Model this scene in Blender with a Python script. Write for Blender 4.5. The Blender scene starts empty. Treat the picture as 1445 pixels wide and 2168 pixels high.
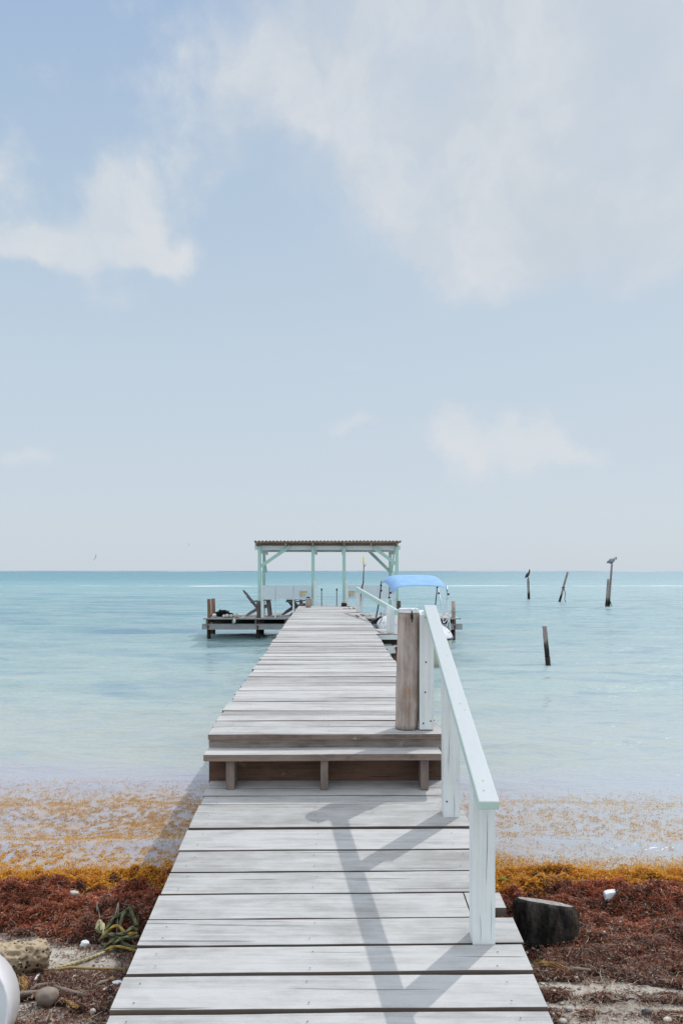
import bpy, bmesh, math, random
import numpy as np
from mathutils import Vector, Matrix, noise as mnoise

R = math.radians
random.seed(7)
rng = np.random.default_rng(11)
sc = bpy.context.scene
col = sc.collection

# ------------------------------------------------------------------ camera geometry (metres, water level z = 0)
F = 1600.0          # focal length of the photograph in its own pixels
ZC = 2.1            # eye height above the water
def P(px, py, d):   # point at distance d (along +Y) seen at a photo pixel
    return Vector(((px - 722.5) / F * d, d, ZC - (py - 1208.0) / F * d))

# ------------------------------------------------------------------ mesh builder
class MB:
    def __init__(s):
        s.v = []; s.f = []; s.m = []; s.sm = []
    def add(s, vs, fs, m=0, smooth=False):
        o = len(s.v)
        s.v += [Vector(x) for x in vs]
        for f in fs:
            s.f.append([i + o for i in f]); s.m.append(m); s.sm.append(smooth)
        return s
    def box(s, a, b, m=0, mtop=None):
        x0, y0, z0 = a; x1, y1, z1 = b
        vs = [(x0,y0,z0),(x1,y0,z0),(x1,y1,z0),(x0,y1,z0),(x0,y0,z1),(x1,y0,z1),(x1,y1,z1),(x0,y1,z1)]
        s.add(vs, [(0,3,2,1),(0,1,5,4),(1,2,6,5),(2,3,7,6),(3,0,4,7)], m)
        s.add(vs[4:], [(0,1,2,3)], m if mtop is None else mtop)
        return s
    def hexa(s, vs, m=0, mtop=None):      # 4 bottom + 4 top corners
        s.add(vs, [(0,3,2,1),(0,1,5,4),(1,2,6,5),(2,3,7,6),(3,0,4,7)], m)
        s.add(vs[4:], [(0,1,2,3)], m if mtop is None else mtop)
        return s
    def beam(s, p0, p1, w, h, up=(0,0,1), m=0, mtop=None):   # bar from p0 to p1, w wide, h along up
        p0 = Vector(p0); p1 = Vector(p1); a = (p1 - p0).normalized(); up = Vector(up)
        r = a.cross(up).normalized(); u = r.cross(a).normalized()
        vs = []
        for k in (-1, 1):
            for p, q in ((p0,-1),(p0,1),(p1,1),(p1,-1)):
                vs.append(p + r * (q * w / 2) + u * (k * h / 2))
        return s.hexa(vs, m, mtop)
    def tube(s, pts, rad, n=10, m=0, caps=True, smooth=True, wob=0.0, seed=0, twist=None, flat=1.0):
        pts = [Vector(p) for p in pts]
        if not hasattr(rad, '__len__'): rad = [rad] * len(pts)
        o = len(s.v); ref = None; ln = 0.0
        for i, p in enumerate(pts):
            a = (pts[min(i+1, len(pts)-1)] - pts[max(i-1, 0)]).normalized()
            if ref is None: ref = Vector((1,0,0)) if abs(a.x) < .8 else Vector((0,1,0))
            r = (ref - a * ref.dot(a)).normalized(); b = a.cross(r); ref = r
            if i: ln += (p - pts[i-1]).length
            for k in range(n):
                t = 2 * math.pi * k / n
                rr = rad[i]
                if wob: rr *= 1 + wob * mnoise.noise(Vector((math.cos(t) * 1.7 + seed, math.sin(t) * 1.7, ln * 6)))
                if twist: rr *= 1 + .34 * math.cos(3 * t - ln * twist)
                s.v.append(p + r * (math.cos(t) * rr) + b * (math.sin(t) * rr * flat))
        for i in range(len(pts) - 1):
            for k in range(n):
                k2 = (k + 1) % n
                s.f.append([o+i*n+k, o+i*n+k2, o+(i+1)*n+k2, o+(i+1)*n+k]); s.m.append(m); s.sm.append(smooth)
        if caps:
            s.f.append([o + k for k in range(n)][::-1]); s.m.append(m); s.sm.append(False)
            s.f.append([o + (len(pts)-1)*n + k for k in range(n)]); s.m.append(m); s.sm.append(False)
        return s
    def ball(s, c, r, m=0, nu=14, nv=9, wob=0.0, fr=3.0):
        c = Vector(c); r = Vector(r) if hasattr(r, '__len__') else Vector((r, r, r))
        vs = []; fs = []
        for j in range(nv + 1):
            ph = math.pi * j / nv
            for i in range(nu):
                t = 2 * math.pi * i / nu
                d = Vector((math.sin(ph)*math.cos(t), math.sin(ph)*math.sin(t), math.cos(ph)))
                k = 1 + (wob * mnoise.noise(d * fr + c * 3.1) if wob else 0)
                vs.append(c + Vector((d.x*r.x, d.y*r.y, d.z*r.z)) * k)
        for j in range(nv):
            for i in range(nu):
                i2 = (i + 1) % nu
                fs.append((j*nu+i, (j+1)*nu+i, (j+1)*nu+i2, j*nu+i2))
        return s.add(vs, fs, m, True)
    def disc(s, c, nrm, r, m=0, n=8):
        c = Vector(c); q = Vector(nrm).normalized()
        a = q.orthogonal().normalized(); b = q.cross(a)
        return s.add([c + (a*math.cos(2*math.pi*k/n) + b*math.sin(2*math.pi*k/n)) * r for k in range(n)], [list(range(n))], m)
    def build(s, name, mats, parent=None, local=False, bevel=0.0, merge=False):
        off = Vector((0,0,0))
        if parent is not None and not local: off = ORG[parent.name]
        me = bpy.data.meshes.new(name)
        me.from_pydata([tuple(v - off) for v in s.v], [], s.f)
        if not isinstance(mats, (list, tuple)): mats = [mats]
        for q in mats: me.materials.append(q)
        me.polygons.foreach_set('material_index', s.m)
        me.polygons.foreach_set('use_smooth', s.sm)
        me.update()
        o = bpy.data.objects.new(name, me); col.objects.link(o)
        if parent is not None:
            o.parent = parent; ORG[o.name] = ORG[parent.name]
        else: ORG[o.name] = Vector((0,0,0))
        if merge:
            bm = bmesh.new(); bm.from_mesh(me); bmesh.ops.remove_doubles(bm, verts=bm.verts, dist=1e-5)
            bmesh.ops.recalc_face_normals(bm, faces=bm.faces); bm.to_mesh(me); bm.free()
        if bevel:
            bm = bmesh.new(); bm.from_mesh(me); bmesh.ops.remove_doubles(bm, verts=bm.verts, dist=1e-6); bm.to_mesh(me); bm.free()
            b = o.modifiers.new('bevel', 'BEVEL'); b.width = bevel; b.segments = 2; b.limit_method = 'ANGLE'; b.angle_limit = R(40)
        return o
ORG = {}
def tag(o, label=None, cat=None, group=None, kind=None):
    if label: o['label'] = label
    if cat: o['category'] = cat
    if group: o['group'] = group
    if kind: o['kind'] = kind
    return o
def thing(name, label, cat, loc=(0,0,0), group=None, rz=0.0):
    o = bpy.data.objects.new(name, None); col.objects.link(o)
    o.location = loc; o.rotation_euler = (0, 0, rz); o.empty_display_size = .1
    ORG[o.name] = Vector(loc)
    return tag(o, label, cat, group)

# ------------------------------------------------------------------ node helpers
def mat_new(name):
    m = bpy.data.materials.new(name); m.use_nodes = True
    t = m.node_tree
    for n in list(t.nodes): t.nodes.remove(n)
    return m, t
def nd(t, typ, ins=None, out=0, **kw):
    n = t.nodes.new(typ)
    for k, v in kw.items(): setattr(n, k, v)
    for k, v in (ins or {}).items():
        sck = n.inputs[k]
        if isinstance(v, bpy.types.NodeSocket): t.links.new(v, sck)
        else:
            if sck.type == 'RGBA' and hasattr(v, '__len__') and len(v) == 3: v = (*v, 1)
            sck.default_value = v
    return n.outputs[out] if len(n.outputs) else n
def mth(t, op, a, b=None, c=None, clamp=False):
    ins = {0: a}
    if b is not None: ins[1] = b
    if c is not None: ins[2] = c
    return nd(t, 'ShaderNodeMath', ins, operation=op, use_clamp=clamp)
def mixc(t, f, a, b, blend='MIX'):
    n = t.nodes.new('ShaderNodeMix'); n.data_type = 'RGBA'; n.blend_type = blend; n.clamp_factor = True
    for k, v in ((0, f), (6, a), (7, b)):
        if isinstance(v, bpy.types.NodeSocket): t.links.new(v, n.inputs[k])
        else:
            if hasattr(v, '__len__') and len(v) == 3: v = (*v, 1)
            n.inputs[k].default_value = v
    return n.outputs[2]
def mrange(t, v, a, b, c=0.0, d=1.0, smooth=True):
    return nd(t, 'ShaderNodeMapRange', {0: v, 1: a, 2: b, 3: c, 4: d}, interpolation_type='SMOOTHSTEP' if smooth else 'LINEAR')
def noise(t, vec, scale, detail=4.0, rough=.55, out=0, dist=0.0):
    return nd(t, 'ShaderNodeTexNoise', {'Vector': vec, 'Scale': scale, 'Detail': detail, 'Roughness': rough, 'Distortion': dist}, out=out)
def mapping(t, vec, scale=(1,1,1), loc=(0,0,0), rot=(0,0,0)):
    return nd(t, 'ShaderNodeMapping', {'Vector': vec, 'Scale': scale, 'Location': loc, 'Rotation': rot})
def coord(t, which='Object'):
    n = t.nodes.new('ShaderNodeTexCoord'); return n.outputs[which]
def finish(m, t, color, rough=.7, bump=None, bstr=.3, bdist=.01, spec=.3, metal=0.0, extra=None):
    ins = {'Base Color': color, 'Roughness': rough, 'Specular IOR Level': spec, 'Metallic': metal}
    if bump is not None:
        ins['Normal'] = nd(t, 'ShaderNodeBump', {'Height': bump, 'Strength': bstr, 'Distance': bdist})
    ins.update(extra or {})
    s = nd(t, 'ShaderNodeBsdfPrincipled', ins)
    nd(t, 'ShaderNodeOutputMaterial', {'Surface': s})
    return m

def wood(name, base, dark, axis='x', tint=.25, rust=None, grain=1.0, lichen=None, bstr=.35, crackw=1.0, blotch=.5, wetz=None):
    m, t = mat_new(name)
    c = coord(t)
    g = t.nodes.new('ShaderNodeNewGeometry'); isl = g.outputs['Random Per Island']
    st = {'x': (1.2, 34, 34), 'y': (34, 1.2, 34), 'z': (34, 34, 1.2)}[axis]
    jit = nd(t, 'ShaderNodeCombineXYZ', {0: mth(t, 'MULTIPLY', isl, 37.0), 1: mth(t, 'MULTIPLY', isl, 91.0), 2: mth(t, 'MULTIPLY', isl, 53.0)})
    cv = nd(t, 'ShaderNodeVectorMath', {0: c, 1: jit}, operation='ADD')
    gv = mapping(t, cv, st)
    g1 = noise(t, gv, 1.6 * grain, 6, .62, dist=.4)
    g2 = noise(t, gv, 7.0 * grain, 3, .6)
    blot = noise(t, mapping(t, cv, {'x': (.8,2.2,2.2), 'y': (2.2,.8,2.2), 'z': (2.2,2.2,.8)}[axis]), 2.2, 5, .6)
    fine = noise(t, cv, 160, 3, .7)
    f = mth(t, 'ADD', mth(t, 'MULTIPLY', mth(t, 'SUBTRACT', g1, .5), 1.3), mth(t, 'MULTIPLY', mth(t, 'SUBTRACT', g2, .5), .5))
    f = mth(t, 'ADD', f, mth(t, 'MULTIPLY', mth(t, 'SUBTRACT', blot, .5), blotch * 2))
    f = mth(t, 'ADD', f, mth(t, 'MULTIPLY', mth(t, 'SUBTRACT', fine, .5), .45))
    midn = noise(t, mapping(t, cv, {'x': (.45,1,1), 'y': (1,.45,1), 'z': (1,1,.45)}[axis]), 15, 5, .65)
    f = mth(t, 'ADD', f, mth(t, 'MULTIPLY', mth(t, 'SUBTRACT', midn, .5), blotch * 1.5))
    f = mth(t, 'ADD', f, mth(t, 'MULTIPLY', mth(t, 'SUBTRACT', isl, .5), tint * 3))
    cc = mixc(t, mrange(t, f, -.55, .75), base, dark)
    crack = mrange(t, noise(t, mapping(t, cv, {'x': (.55,26,26), 'y': (26,.55,26), 'z': (26,26,.55)}[axis]), 1.5, 2, .5), .735 - .05 * crackw, .755 - .05 * crackw)
    cc = mixc(t, mth(t, 'MULTIPLY', crack, .65 * min(1, crackw)), cc, tuple(x * .28 for x in dark))
    if wetz:
        z_ = nd(t, 'ShaderNodeSeparateXYZ', {0: c}, out=2)
        zz_ = mth(t, 'ADD', z_, mth(t, 'MULTIPLY', mth(t, 'SUBTRACT', noise(t, mapping(t, c, (8,8,3)), 2.0, 4, .6), .5), wetz[2]))
        cc = mixc(t, mrange(t, zz_, wetz[1], wetz[0]), cc, (.03,.025,.022))
    if lichen:
        lf = mrange(t, noise(t, cv, 9, 6, .7), .60, .70)
        cc = mixc(t, mth(t, 'MULTIPLY', lf, .7), cc, lichen)
    if rust:
        rv = noise(t, mapping(t, cv, (5,5,2.2)), 1.4, 5, .65)
        cc = mixc(t, mth(t, 'MULTIPLY', mrange(t, rv, .58, .74), .8), cc, rust)
    h = mth(t, 'SUBTRACT', mth(t, 'ADD', g1, mth(t, 'MULTIPLY', g2, .6)), mth(t, 'MULTIPLY', crack, 1.2))
    return finish(m, t, cc, .82, h, bstr, .006, .2)

def paint(name, base, axis='z', wear=.12, wearcol=(.42,.42,.38), rough=.5, grime=.25, bstr=.15):
    m, t = mat_new(name)
    c = coord(t)
    st = {'x': (1, 26, 26), 'y': (26, 1, 26), 'z': (26, 26, 1)}[axis]
    g1 = noise(t, mapping(t, c, st), 1.5, 5, .6)
    bl = noise(t, c, 5, 5, .65)
    sp = noise(t, c, 60, 4, .7)
    cc = mixc(t, mth(t, 'MULTIPLY', mrange(t, mth(t, 'ADD', mth(t, 'MULTIPLY', g1, .6), mth(t, 'MULTIPLY', bl, .4)), .4, .72), grime), base, tuple(x * .66 for x in base))
    cc = mixc(t, mth(t, 'MULTIPLY', mrange(t, mth(t, 'ADD', mth(t,'MULTIPLY',sp,.5), mth(t,'MULTIPLY',bl,.5)), .66 - wear * .3, .72 - wear * .3), .6), cc, wearcol)
    return finish(m, t, cc, rough, g1, bstr, .004, .35)

def plain(name, base, rough=.6, var=.25, scale=8.0, bstr=.2, spec=.3, metal=0.0, bd=.005):
    m, t = mat_new(name)
    c = coord(t)
    n1 = noise(t, c, scale, 6, .65)
    cc = mixc(t, mrange(t, n1, .3, .7), base, tuple(x * (1 - var) for x in base))
    return finish(m, t, cc, rough, n1, bstr, bd, spec, metal)

M = {}
M['deck']   = wood('weathered_deck_boards', (.515,.505,.495), (.27,.255,.245), 'x', .24, blotch=.65, crackw=1.1, bstr=.5)
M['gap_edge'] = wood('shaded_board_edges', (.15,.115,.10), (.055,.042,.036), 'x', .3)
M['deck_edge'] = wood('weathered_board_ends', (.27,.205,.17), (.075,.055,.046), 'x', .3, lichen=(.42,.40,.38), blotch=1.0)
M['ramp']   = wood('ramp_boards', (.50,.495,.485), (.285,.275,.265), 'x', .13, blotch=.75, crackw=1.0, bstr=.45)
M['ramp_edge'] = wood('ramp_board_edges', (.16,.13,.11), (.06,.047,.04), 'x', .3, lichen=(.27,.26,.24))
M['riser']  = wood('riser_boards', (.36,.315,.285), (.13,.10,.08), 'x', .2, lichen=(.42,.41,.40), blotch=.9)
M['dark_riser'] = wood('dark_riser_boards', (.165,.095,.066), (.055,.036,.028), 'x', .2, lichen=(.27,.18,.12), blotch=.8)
M['support'] = wood('step_supports', (.24,.195,.17), (.08,.062,.055), 'z', .3, blotch=.9)
M['pile']   = wood('grey_brown_piling', (.50,.44,.40), (.22,.155,.125), 'z', .1, rust=(.40,.19,.08), blotch=1.0, bstr=.8, crackw=.7)
M['old_pile'] = wood('old_piling', (.30,.265,.24), (.14,.12,.105), 'z', .2, blotch=.7, bstr=.8)
M['sea_pile'] = wood('sea_worn_post', (.36,.32,.295), (.15,.12,.105), 'z', .1, blotch=.8, bstr=.8, wetz=(.30,.60,.5))
M['red_pile'] = wood('red_brown_piling', (.30,.185,.115), (.15,.08,.05), 'z', .2, blotch=.7, bstr=.6, lichen=(.36,.30,.25))
M['wet']    = wood('wet_dark_wood', (.055,.04,.032), (.014,.013,.013), 'z', .3, blotch=.8)
M['beam_grey'] = wood('grey_beams', (.38,.39,.39), (.24,.24,.24), 'x', .2, blotch=.6)
M['joist']  = wood('dark_joists', (.05,.045,.035), (.016,.017,.014), 'x', .3)
M['chair']  = wood('grey_chair_wood', (.24,.21,.21), (.12,.10,.105), 'y', .2)
M['white']  = paint('white_post_paint', (.74,.79,.79), 'z', .22, grime=.6, bstr=.4, wearcol=(.50,.50,.45))
M['white_x'] = paint('white_board_paint', (.72,.77,.78), 'x', .1, grime=.3)
M['white_rail'] = paint('white_rail_paint', (.47,.505,.52), 'y', .12, grime=.15)
M['mint']   = paint('mint_paint', (.42,.63,.56), 'z', .05, grime=.3)
M['mint_rail'] = paint('mint_rail_paint', (.50,.66,.60), 'y', .1, grime=.25)
M['panel']  = paint('white_panel_paint', (.62,.70,.73), 'x', .04, grime=.25)
M['roof_wood'] = wood('roof_purlins', (.44,.31,.235), (.22,.14,.10), 'x', .3)
M['tin']    = plain('rusted_roof_sheet', (.52,.47,.44), .6, .4, 3, .1, .4, .3)
M['rust']   = plain('rust', (.22,.085,.03), .9, .7, 30, .5)
M['nail']   = plain('nail_heads', (.05,.04,.035), .7, .5, 60)
M['black']  = plain('black_rubber', (.013,.015,.018), .6, .4, 20)
M['rope_pale'] = plain('pale_rope', (.55,.50,.42), .9, .35, 40, .6)
M['rope_green'] = plain('green_yellow_rope', (.15,.16,.085), .9, .65, 30, .6)
M['rope_yellow'] = plain('yellow_rope', (.36,.25,.06), .9, .5, 30, .5)
M['rope_cream'] = plain('cream_rope', (.52,.47,.27), .9, .3, 40, .5)
M['hull']   = plain('boat_gelcoat', (.80,.81,.81), .25, .10, 3, .02, .5)
M['hull_low'] = plain('boat_bottom', (.66,.63,.52), .4, .25, 2, .05)
M['navy']   = plain('navy_strake', (.035,.06,.12), .5, .3, 6)
M['canvas'] = plain('blue_canvas', (.28,.47,.73), .8, .16, 5, .25, .15)
M['alu']    = plain('aluminium_tube', (.74,.76,.78), .35, .1, 6, .0, .5, .2)
M['float']  = plain('white_float', (.66,.64,.58), .6, .35, 7, .3)
M['net']    = plain('black_net', (.016,.018,.024), .8, .5, 30)
M['stone']  = plain('dark_stone', (.055,.05,.06), .6, .4, 12)
M['foam']   = plain('white_foam', (.80,.83,.86), .6, .06, 6, .1)
M['plastic'] = plain('white_plastic', (.66,.69,.71), .35, .1, 2, .02, .5)
M['plastic_rim'] = plain('white_plastic_rim', (.82,.81,.84), .35, .06, 3, .02, .5)
M['bamboo'] = wood('bamboo_cane', (.44,.29,.13), (.26,.16,.07), 'x', .1, blotch=.5, bstr=.2)
M['twig']   = wood('grey_twig', (.30,.25,.21), (.14,.11,.09), 'x', .4, blotch=.6)
M['branch'] = plain('branch_bark', (.20,.13,.13), .8, .5, 10)
M['yellow'] = plain('bright_yellow', (.80,.80,.05), .5, .1, 4)
M['husk']   = plain('husk_fibre', (.55,.33,.14), .95, .6, 22, .9, .1)
M['coconut'] = plain('weathered_coconut', (.36,.29,.24), .85, .45, 16, .5, .15)
M['leaf']   = plain('green_leaf', (.30,.36,.05), .6, .3, 8)
M['feather'] = plain('gull_feathers', (.30,.32,.36), .8, .4, 12)
M['pel_brown'] = plain('pelican_brown', (.115,.08,.07), .85, .5, 14)
M['pel_grey'] = plain('pelican_grey', (.36,.36,.39), .85, .45, 14)
M['pel_pale'] = plain('pelican_head', (.62,.60,.54), .8, .2, 14)
M['pel_dark'] = plain('pelican_belly', (.05,.047,.055), .85, .4, 14)
M['bird_brown'] = plain('shorebird_brown', (.26,.18,.13), .85, .5, 40)
M['bird_white'] = plain('shorebird_white', (.62,.60,.57), .85, .2, 40)
M['shell'] = plain('shell_white', (.62,.55,.49), .6, .3, 30, .3)
M['shell_b'] = plain('shell_brown', (.33,.20,.14), .6, .5, 40, .4)
M['sign_y'] = plain('sign_yellow', (.74,.66,.12), .6, .1)
M['sign_w'] = plain('sign_white', (.68,.72,.73), .6, .08)
M['sign_k'] = plain('sign_ink', (.10,.10,.07), .6, .1)
M['sign_r'] = plain('sign_red', (.55,.16,.17), .6, .1)
M['sign_g'] = plain('sign_grey', (.32,.38,.42), .6, .1)

# charred stump
def stump_mat():
    m, t = mat_new('charred_stump'); c = coord(t)
    n1 = noise(t, mapping(t, c, (14,14,5)), 1.2, 6, .65)
    n2 = noise(t, c, 40, 5, .7)
    cc = mixc(t, mrange(t, n1, .40, .72), (.022,.020,.019), (.11,.095,.085))
    cc = mixc(t, mth(t, 'MULTIPLY', mrange(t, n2, .62, .74), .5), cc, (.22,.22,.22))
    cc = mixc(t, mth(t, 'MULTIPLY', mrange(t, noise(t, mapping(t, c, (10,10,2.5)), 1.0, 4, .6), .60, .72), .55), cc, (.20,.14,.085))
    return finish(m, t, cc, .85, mth(t, 'ADD', n1, mth(t,'MULTIPLY', n2, .8)), 1.0, .035, .08)
M['stump'] = stump_mat()
def stump_top_mat():
    m, t = mat_new('stump_top'); c = coord(t)
    n2 = noise(t, c, 50, 5, .7)
    return finish(m, t, mixc(t, mrange(t, n2, .35, .65), (.44,.42,.40), (.20,.18,.165)), .9, n2, .8, .01, .2)
M['stump_top'] = stump_top_mat()
def drift_mat():
    m, t = mat_new('porous_driftwood'); c = coord(t)
    v = nd(t, 'ShaderNodeTexVoronoi', {'Vector': mapping(t, c, (1,1,1)), 'Scale': 42.0, 'Randomness': 1.0})
    pit = mrange(t, v, .12, .32)
    n1 = noise(t, mapping(t, c, (3,12,12)), 2.5, 6, .65)
    holes = mrange(t, noise(t, c, 20, 3, .6), .50, .58)
    pit2 = mth(t, 'MAXIMUM', pit, holes)
    cc = mixc(t, n1, (.58,.47,.33), (.34,.25,.16))
    cc = mixc(t, pit2, (.10,.065,.04), cc)
    return finish(m, t, cc, .9, mth(t, 'ADD', mth(t, 'MULTIPLY', pit2, 1.0), mth(t, 'MULTIPLY', n1, .6)), 1.0, .02, .1)
M['drift'] = drift_mat()

# ------------------------------------------------------------------ numpy noise and ground shapes
_perm = rng.permutation(4096)
_val = rng.random(4096)
def vnoise(x, y):
    xi = np.floor(x).astype(np.int64); yi = np.floor(y).astype(np.int64)
    fx = x - xi; fy = y - yi
    fx = fx*fx*(3-2*fx); fy = fy*fy*(3-2*fy)
    h = lambda a, b: _val[(_perm[(a & 4095)] + b * 131) & 4095]
    return (h(xi,yi)*(1-fx) + h(xi+1,yi)*fx)*(1-fy) + (h(xi,yi+1)*(1-fx) + h(xi+1,yi+1)*fx)*fy
def fbm(x, y, o=4, g=.5):
    s = 0; a = 1; n = 0
    for i in range(o):
        s = s + a*vnoise(x*2**i + i*17.3, y*2**i + i*9.1); n += a; a *= g
    return s / n
def sstep(v, a, b):
    t = np.clip((v - a)/(b - a), 0, 1); return t*t*(3-2*t)

def shore_y(x):            # the waterline, metres ahead of the camera
    return 4.93 + .10*(fbm(x*.7+3, x*0+1.5, 3)-.5) + .02*np.clip(x,-4,4)*0 + np.where(x > 0, -.05*np.clip(x-1,0,3), 0)
def ground_z(x, y):
    base = np.where(y < 5, .42 - .085*y, .42 - .425 - .07*(y-5))
    base = np.where(y < 0, .42 - .02*y, base)
    base = np.maximum(base, -1.2)
    n = .05*(fbm(x*1.3+5, y*1.3+2, 4)-.5) + .018*(fbm(x*7, y*7, 3)-.5)
    return base + n * np.where(y > 6, .5, 1)
def weed_cover(x, y):      # how thick the stranded weed lies, 0..1
    ys = shore_y(x)
    n = fbm(x*1.6+1, y*2.6+4, 4)
    inner = ys - .80 - .28*(n-.5)*2 + np.where(x > 0, -.02, .06)
    return sstep(y, inner - .10, inner + .16) * (1 - sstep(y, ys + .10, ys + .42))
def weed_patch(x, y):      # loose drifts of weed on the sand nearer the camera
    n = fbm(x*1.9+31, y*4.2+14, 4)
    return np.maximum(sstep(n + np.where(x > 0, .13, .03)*(1-sstep(y,2.9,3.0)*0), .42, .54), .8*np.exp(-((x+1.0)/.55)**2-((y-3.05)/.28)**2)) * (1 - sstep(y, 4.05, 4.5)) * (1 - sand_streak(x, y))
def sand_streak(x, y):     # bare sand showing between the drifts
    w = .08*(fbm(x*2.4+3, y*0+7, 3)-.5)*2
    r_ = np.exp(-((y-3.97-w+.08*(x-1))/.045)**2)*sstep(x,.75,.95)*(1-sstep(x,1.25,1.6))
    r_ = r_ + np.exp(-((y-3.60-w+.10*(x-1))/.055)**2)*sstep(x,.7,.9) + np.exp(-((y-3.38-.6*w+.03*(x-1))/.06)**2)*sstep(x,.6,.8)
    r_ = r_ + np.exp(-((x+1.35)/.36)**2-((y-3.86+w)/.15)**2)
    return np.clip(r_*1.15*(.55+.9*fbm(x*6,y*9,3)), 0, 1)
def weed_h(x, y):
    c = weed_cover(x, y)
    lump = .55*fbm(x*5.5+3, y*6.5+8, 3)+.45*fbm(x*2.3+13, y*3.2+2, 2); l2 = fbm(x*15, y*15, 2)
    hump = np.exp(-((x-1.62)/.55)**2 - ((y-4.05)/.22)**2) * .10
    hump = hump + np.exp(-((x-2.3)/.6)**2 - ((y-4.35)/.3)**2) * .07
    h = c*(.015 + .30*np.clip(lump-.32,0,1) + .11*(l2-.35)) + hump*(.5+.7*lump+.35*l2)
    p = weed_patch(x, y)
    return h + p*(.014 + .045*np.clip(lump-.3,0,1)+.02*(l2-.3))
def wave_z(x, y):
    x = np.asarray(x, float); y = np.asarray(y, float)
    yy = y + .25*(fbm(x*.5+9, x*0+.5, 3)-.5)*2
    near = 1 - sstep(y, 9, 16)
    z = .034*np.exp(-((yy-5.72)/.17)**2) + .034*np.exp(-((yy-6.55)/.24)**2) + .03*np.exp(-((yy-7.5)/.25)**2)
    z = z * near * (.55 + .9*fbm(x*.45+2, y*.2, 2))
    for k, (lam, amp, ang) in enumerate(((.55,.007,.25),(.83,.011,-.3),(1.3,.017,.1),(1.9,.024,-.15),(2.9,.032,.2),(4.7,.045,-.08),(.38,.0045,.5))):
        kx = math.sin(ang)*6.283/lam; ky = math.cos(ang)*6.283/lam
        w = np.clip(1 - (y-14)/(60*lam), 0, 1) * np.clip((y-4.3)/5,.15,1)
        ph = 6*fbm(x*.35/lam + k*7, y*.35/lam, 2)
        z = z + amp*w*np.sin(kx*x + ky*y + k*1.9 + ph)
    return z

def grid_mesh(name, xs2d, ys2d, z2d, mat, attr=None):
    ny, nx = xs2d.shape
    me = bpy.data.meshes.new(name)
    co = np.stack([xs2d, ys2d, z2d], -1).reshape(-1, 3)
    i = np.arange(ny*nx).reshape(ny, nx)
    q = np.stack([i[:-1,:-1], i[:-1,1:], i[1:,1:], i[1:,:-1]], -1).reshape(-1, 4)
    me.vertices.add(len(co)); me.vertices.foreach_set('co', co.ravel())
    me.loops.add(q.size); me.loops.foreach_set('vertex_index', q.ravel().astype(np.int32))
    me.polygons.add(len(q)); me.polygons.foreach_set('loop_start', np.arange(0, q.size, 4, dtype=np.int32))
    me.polygons.foreach_set('use_smooth', np.ones(len(q), bool))
    me.update(calc_edges=True); me.validate()
    me.materials.append(mat)
    if attr is not None:
        a = me.color_attributes.new('col', 'FLOAT_COLOR', 'POINT')
        a.data.foreach_set('color', np.concatenate([attr.reshape(-1,3), np.ones((len(co),1))], 1).ravel().astype(np.float32))
    o = bpy.data.objects.new(name, me); col.objects.link(o); ORG[o.name] = Vector((0,0,0))
    return o

# ---- beach
def sand_mat():
    m, t = mat_new('beach_sand'); c = coord(t)
    sep = nd(t, 'ShaderNodeSeparateXYZ', {0: c}, out=1)
    n1 = noise(t, c, 3.2, 6, .65); n2 = noise(t, c, 26, 6, .7); n3 = noise(t, c, 150, 3, .7)
    cc = mixc(t, mrange(t, n1, .35, .68), (.50,.46,.40), (.33,.29,.25))
    cc = mixc(t, mth(t, 'MULTIPLY', mrange(t, n2, .52, .68), .75), cc, (.15,.105,.085))
    cc = mixc(t, mth(t, 'MULTIPLY', mrange(t, n3, .5, .75), .5), cc, (.20,.16,.13))
    cc = mixc(t, mrange(t, sep, 4.0, 4.6), cc, (.10,.06,.05))
    return finish(m, t, cc, .9, mth(t, 'ADD', n2, mth(t, 'MULTIPLY', n3, .4)), .8, .012, .15)
def axis_pts(lo, hi, fine_lo, fine_hi, step, grow=1.16):
    a = list(np.arange(fine_lo, fine_hi + 1e-6, step)); s = step
    while a[-1] < hi: s *= grow; a.append(min(hi, a[-1] + s))
    s = step; b = []
    cur = fine_lo
    while cur > lo: s *= grow; cur = max(lo, cur - s); b.append(cur)
    return np.array(b[::-1] + a)
gx = axis_pts(-90, 90, -3.6, 3.6, .025); gy = axis_pts(-60, 40, 2.2, 5.8, .025)
X, Y = np.meshgrid(gx, gy)
tag(grid_mesh('beach', X, Y, ground_z(X, Y), sand_mat()), kind='structure')

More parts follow.
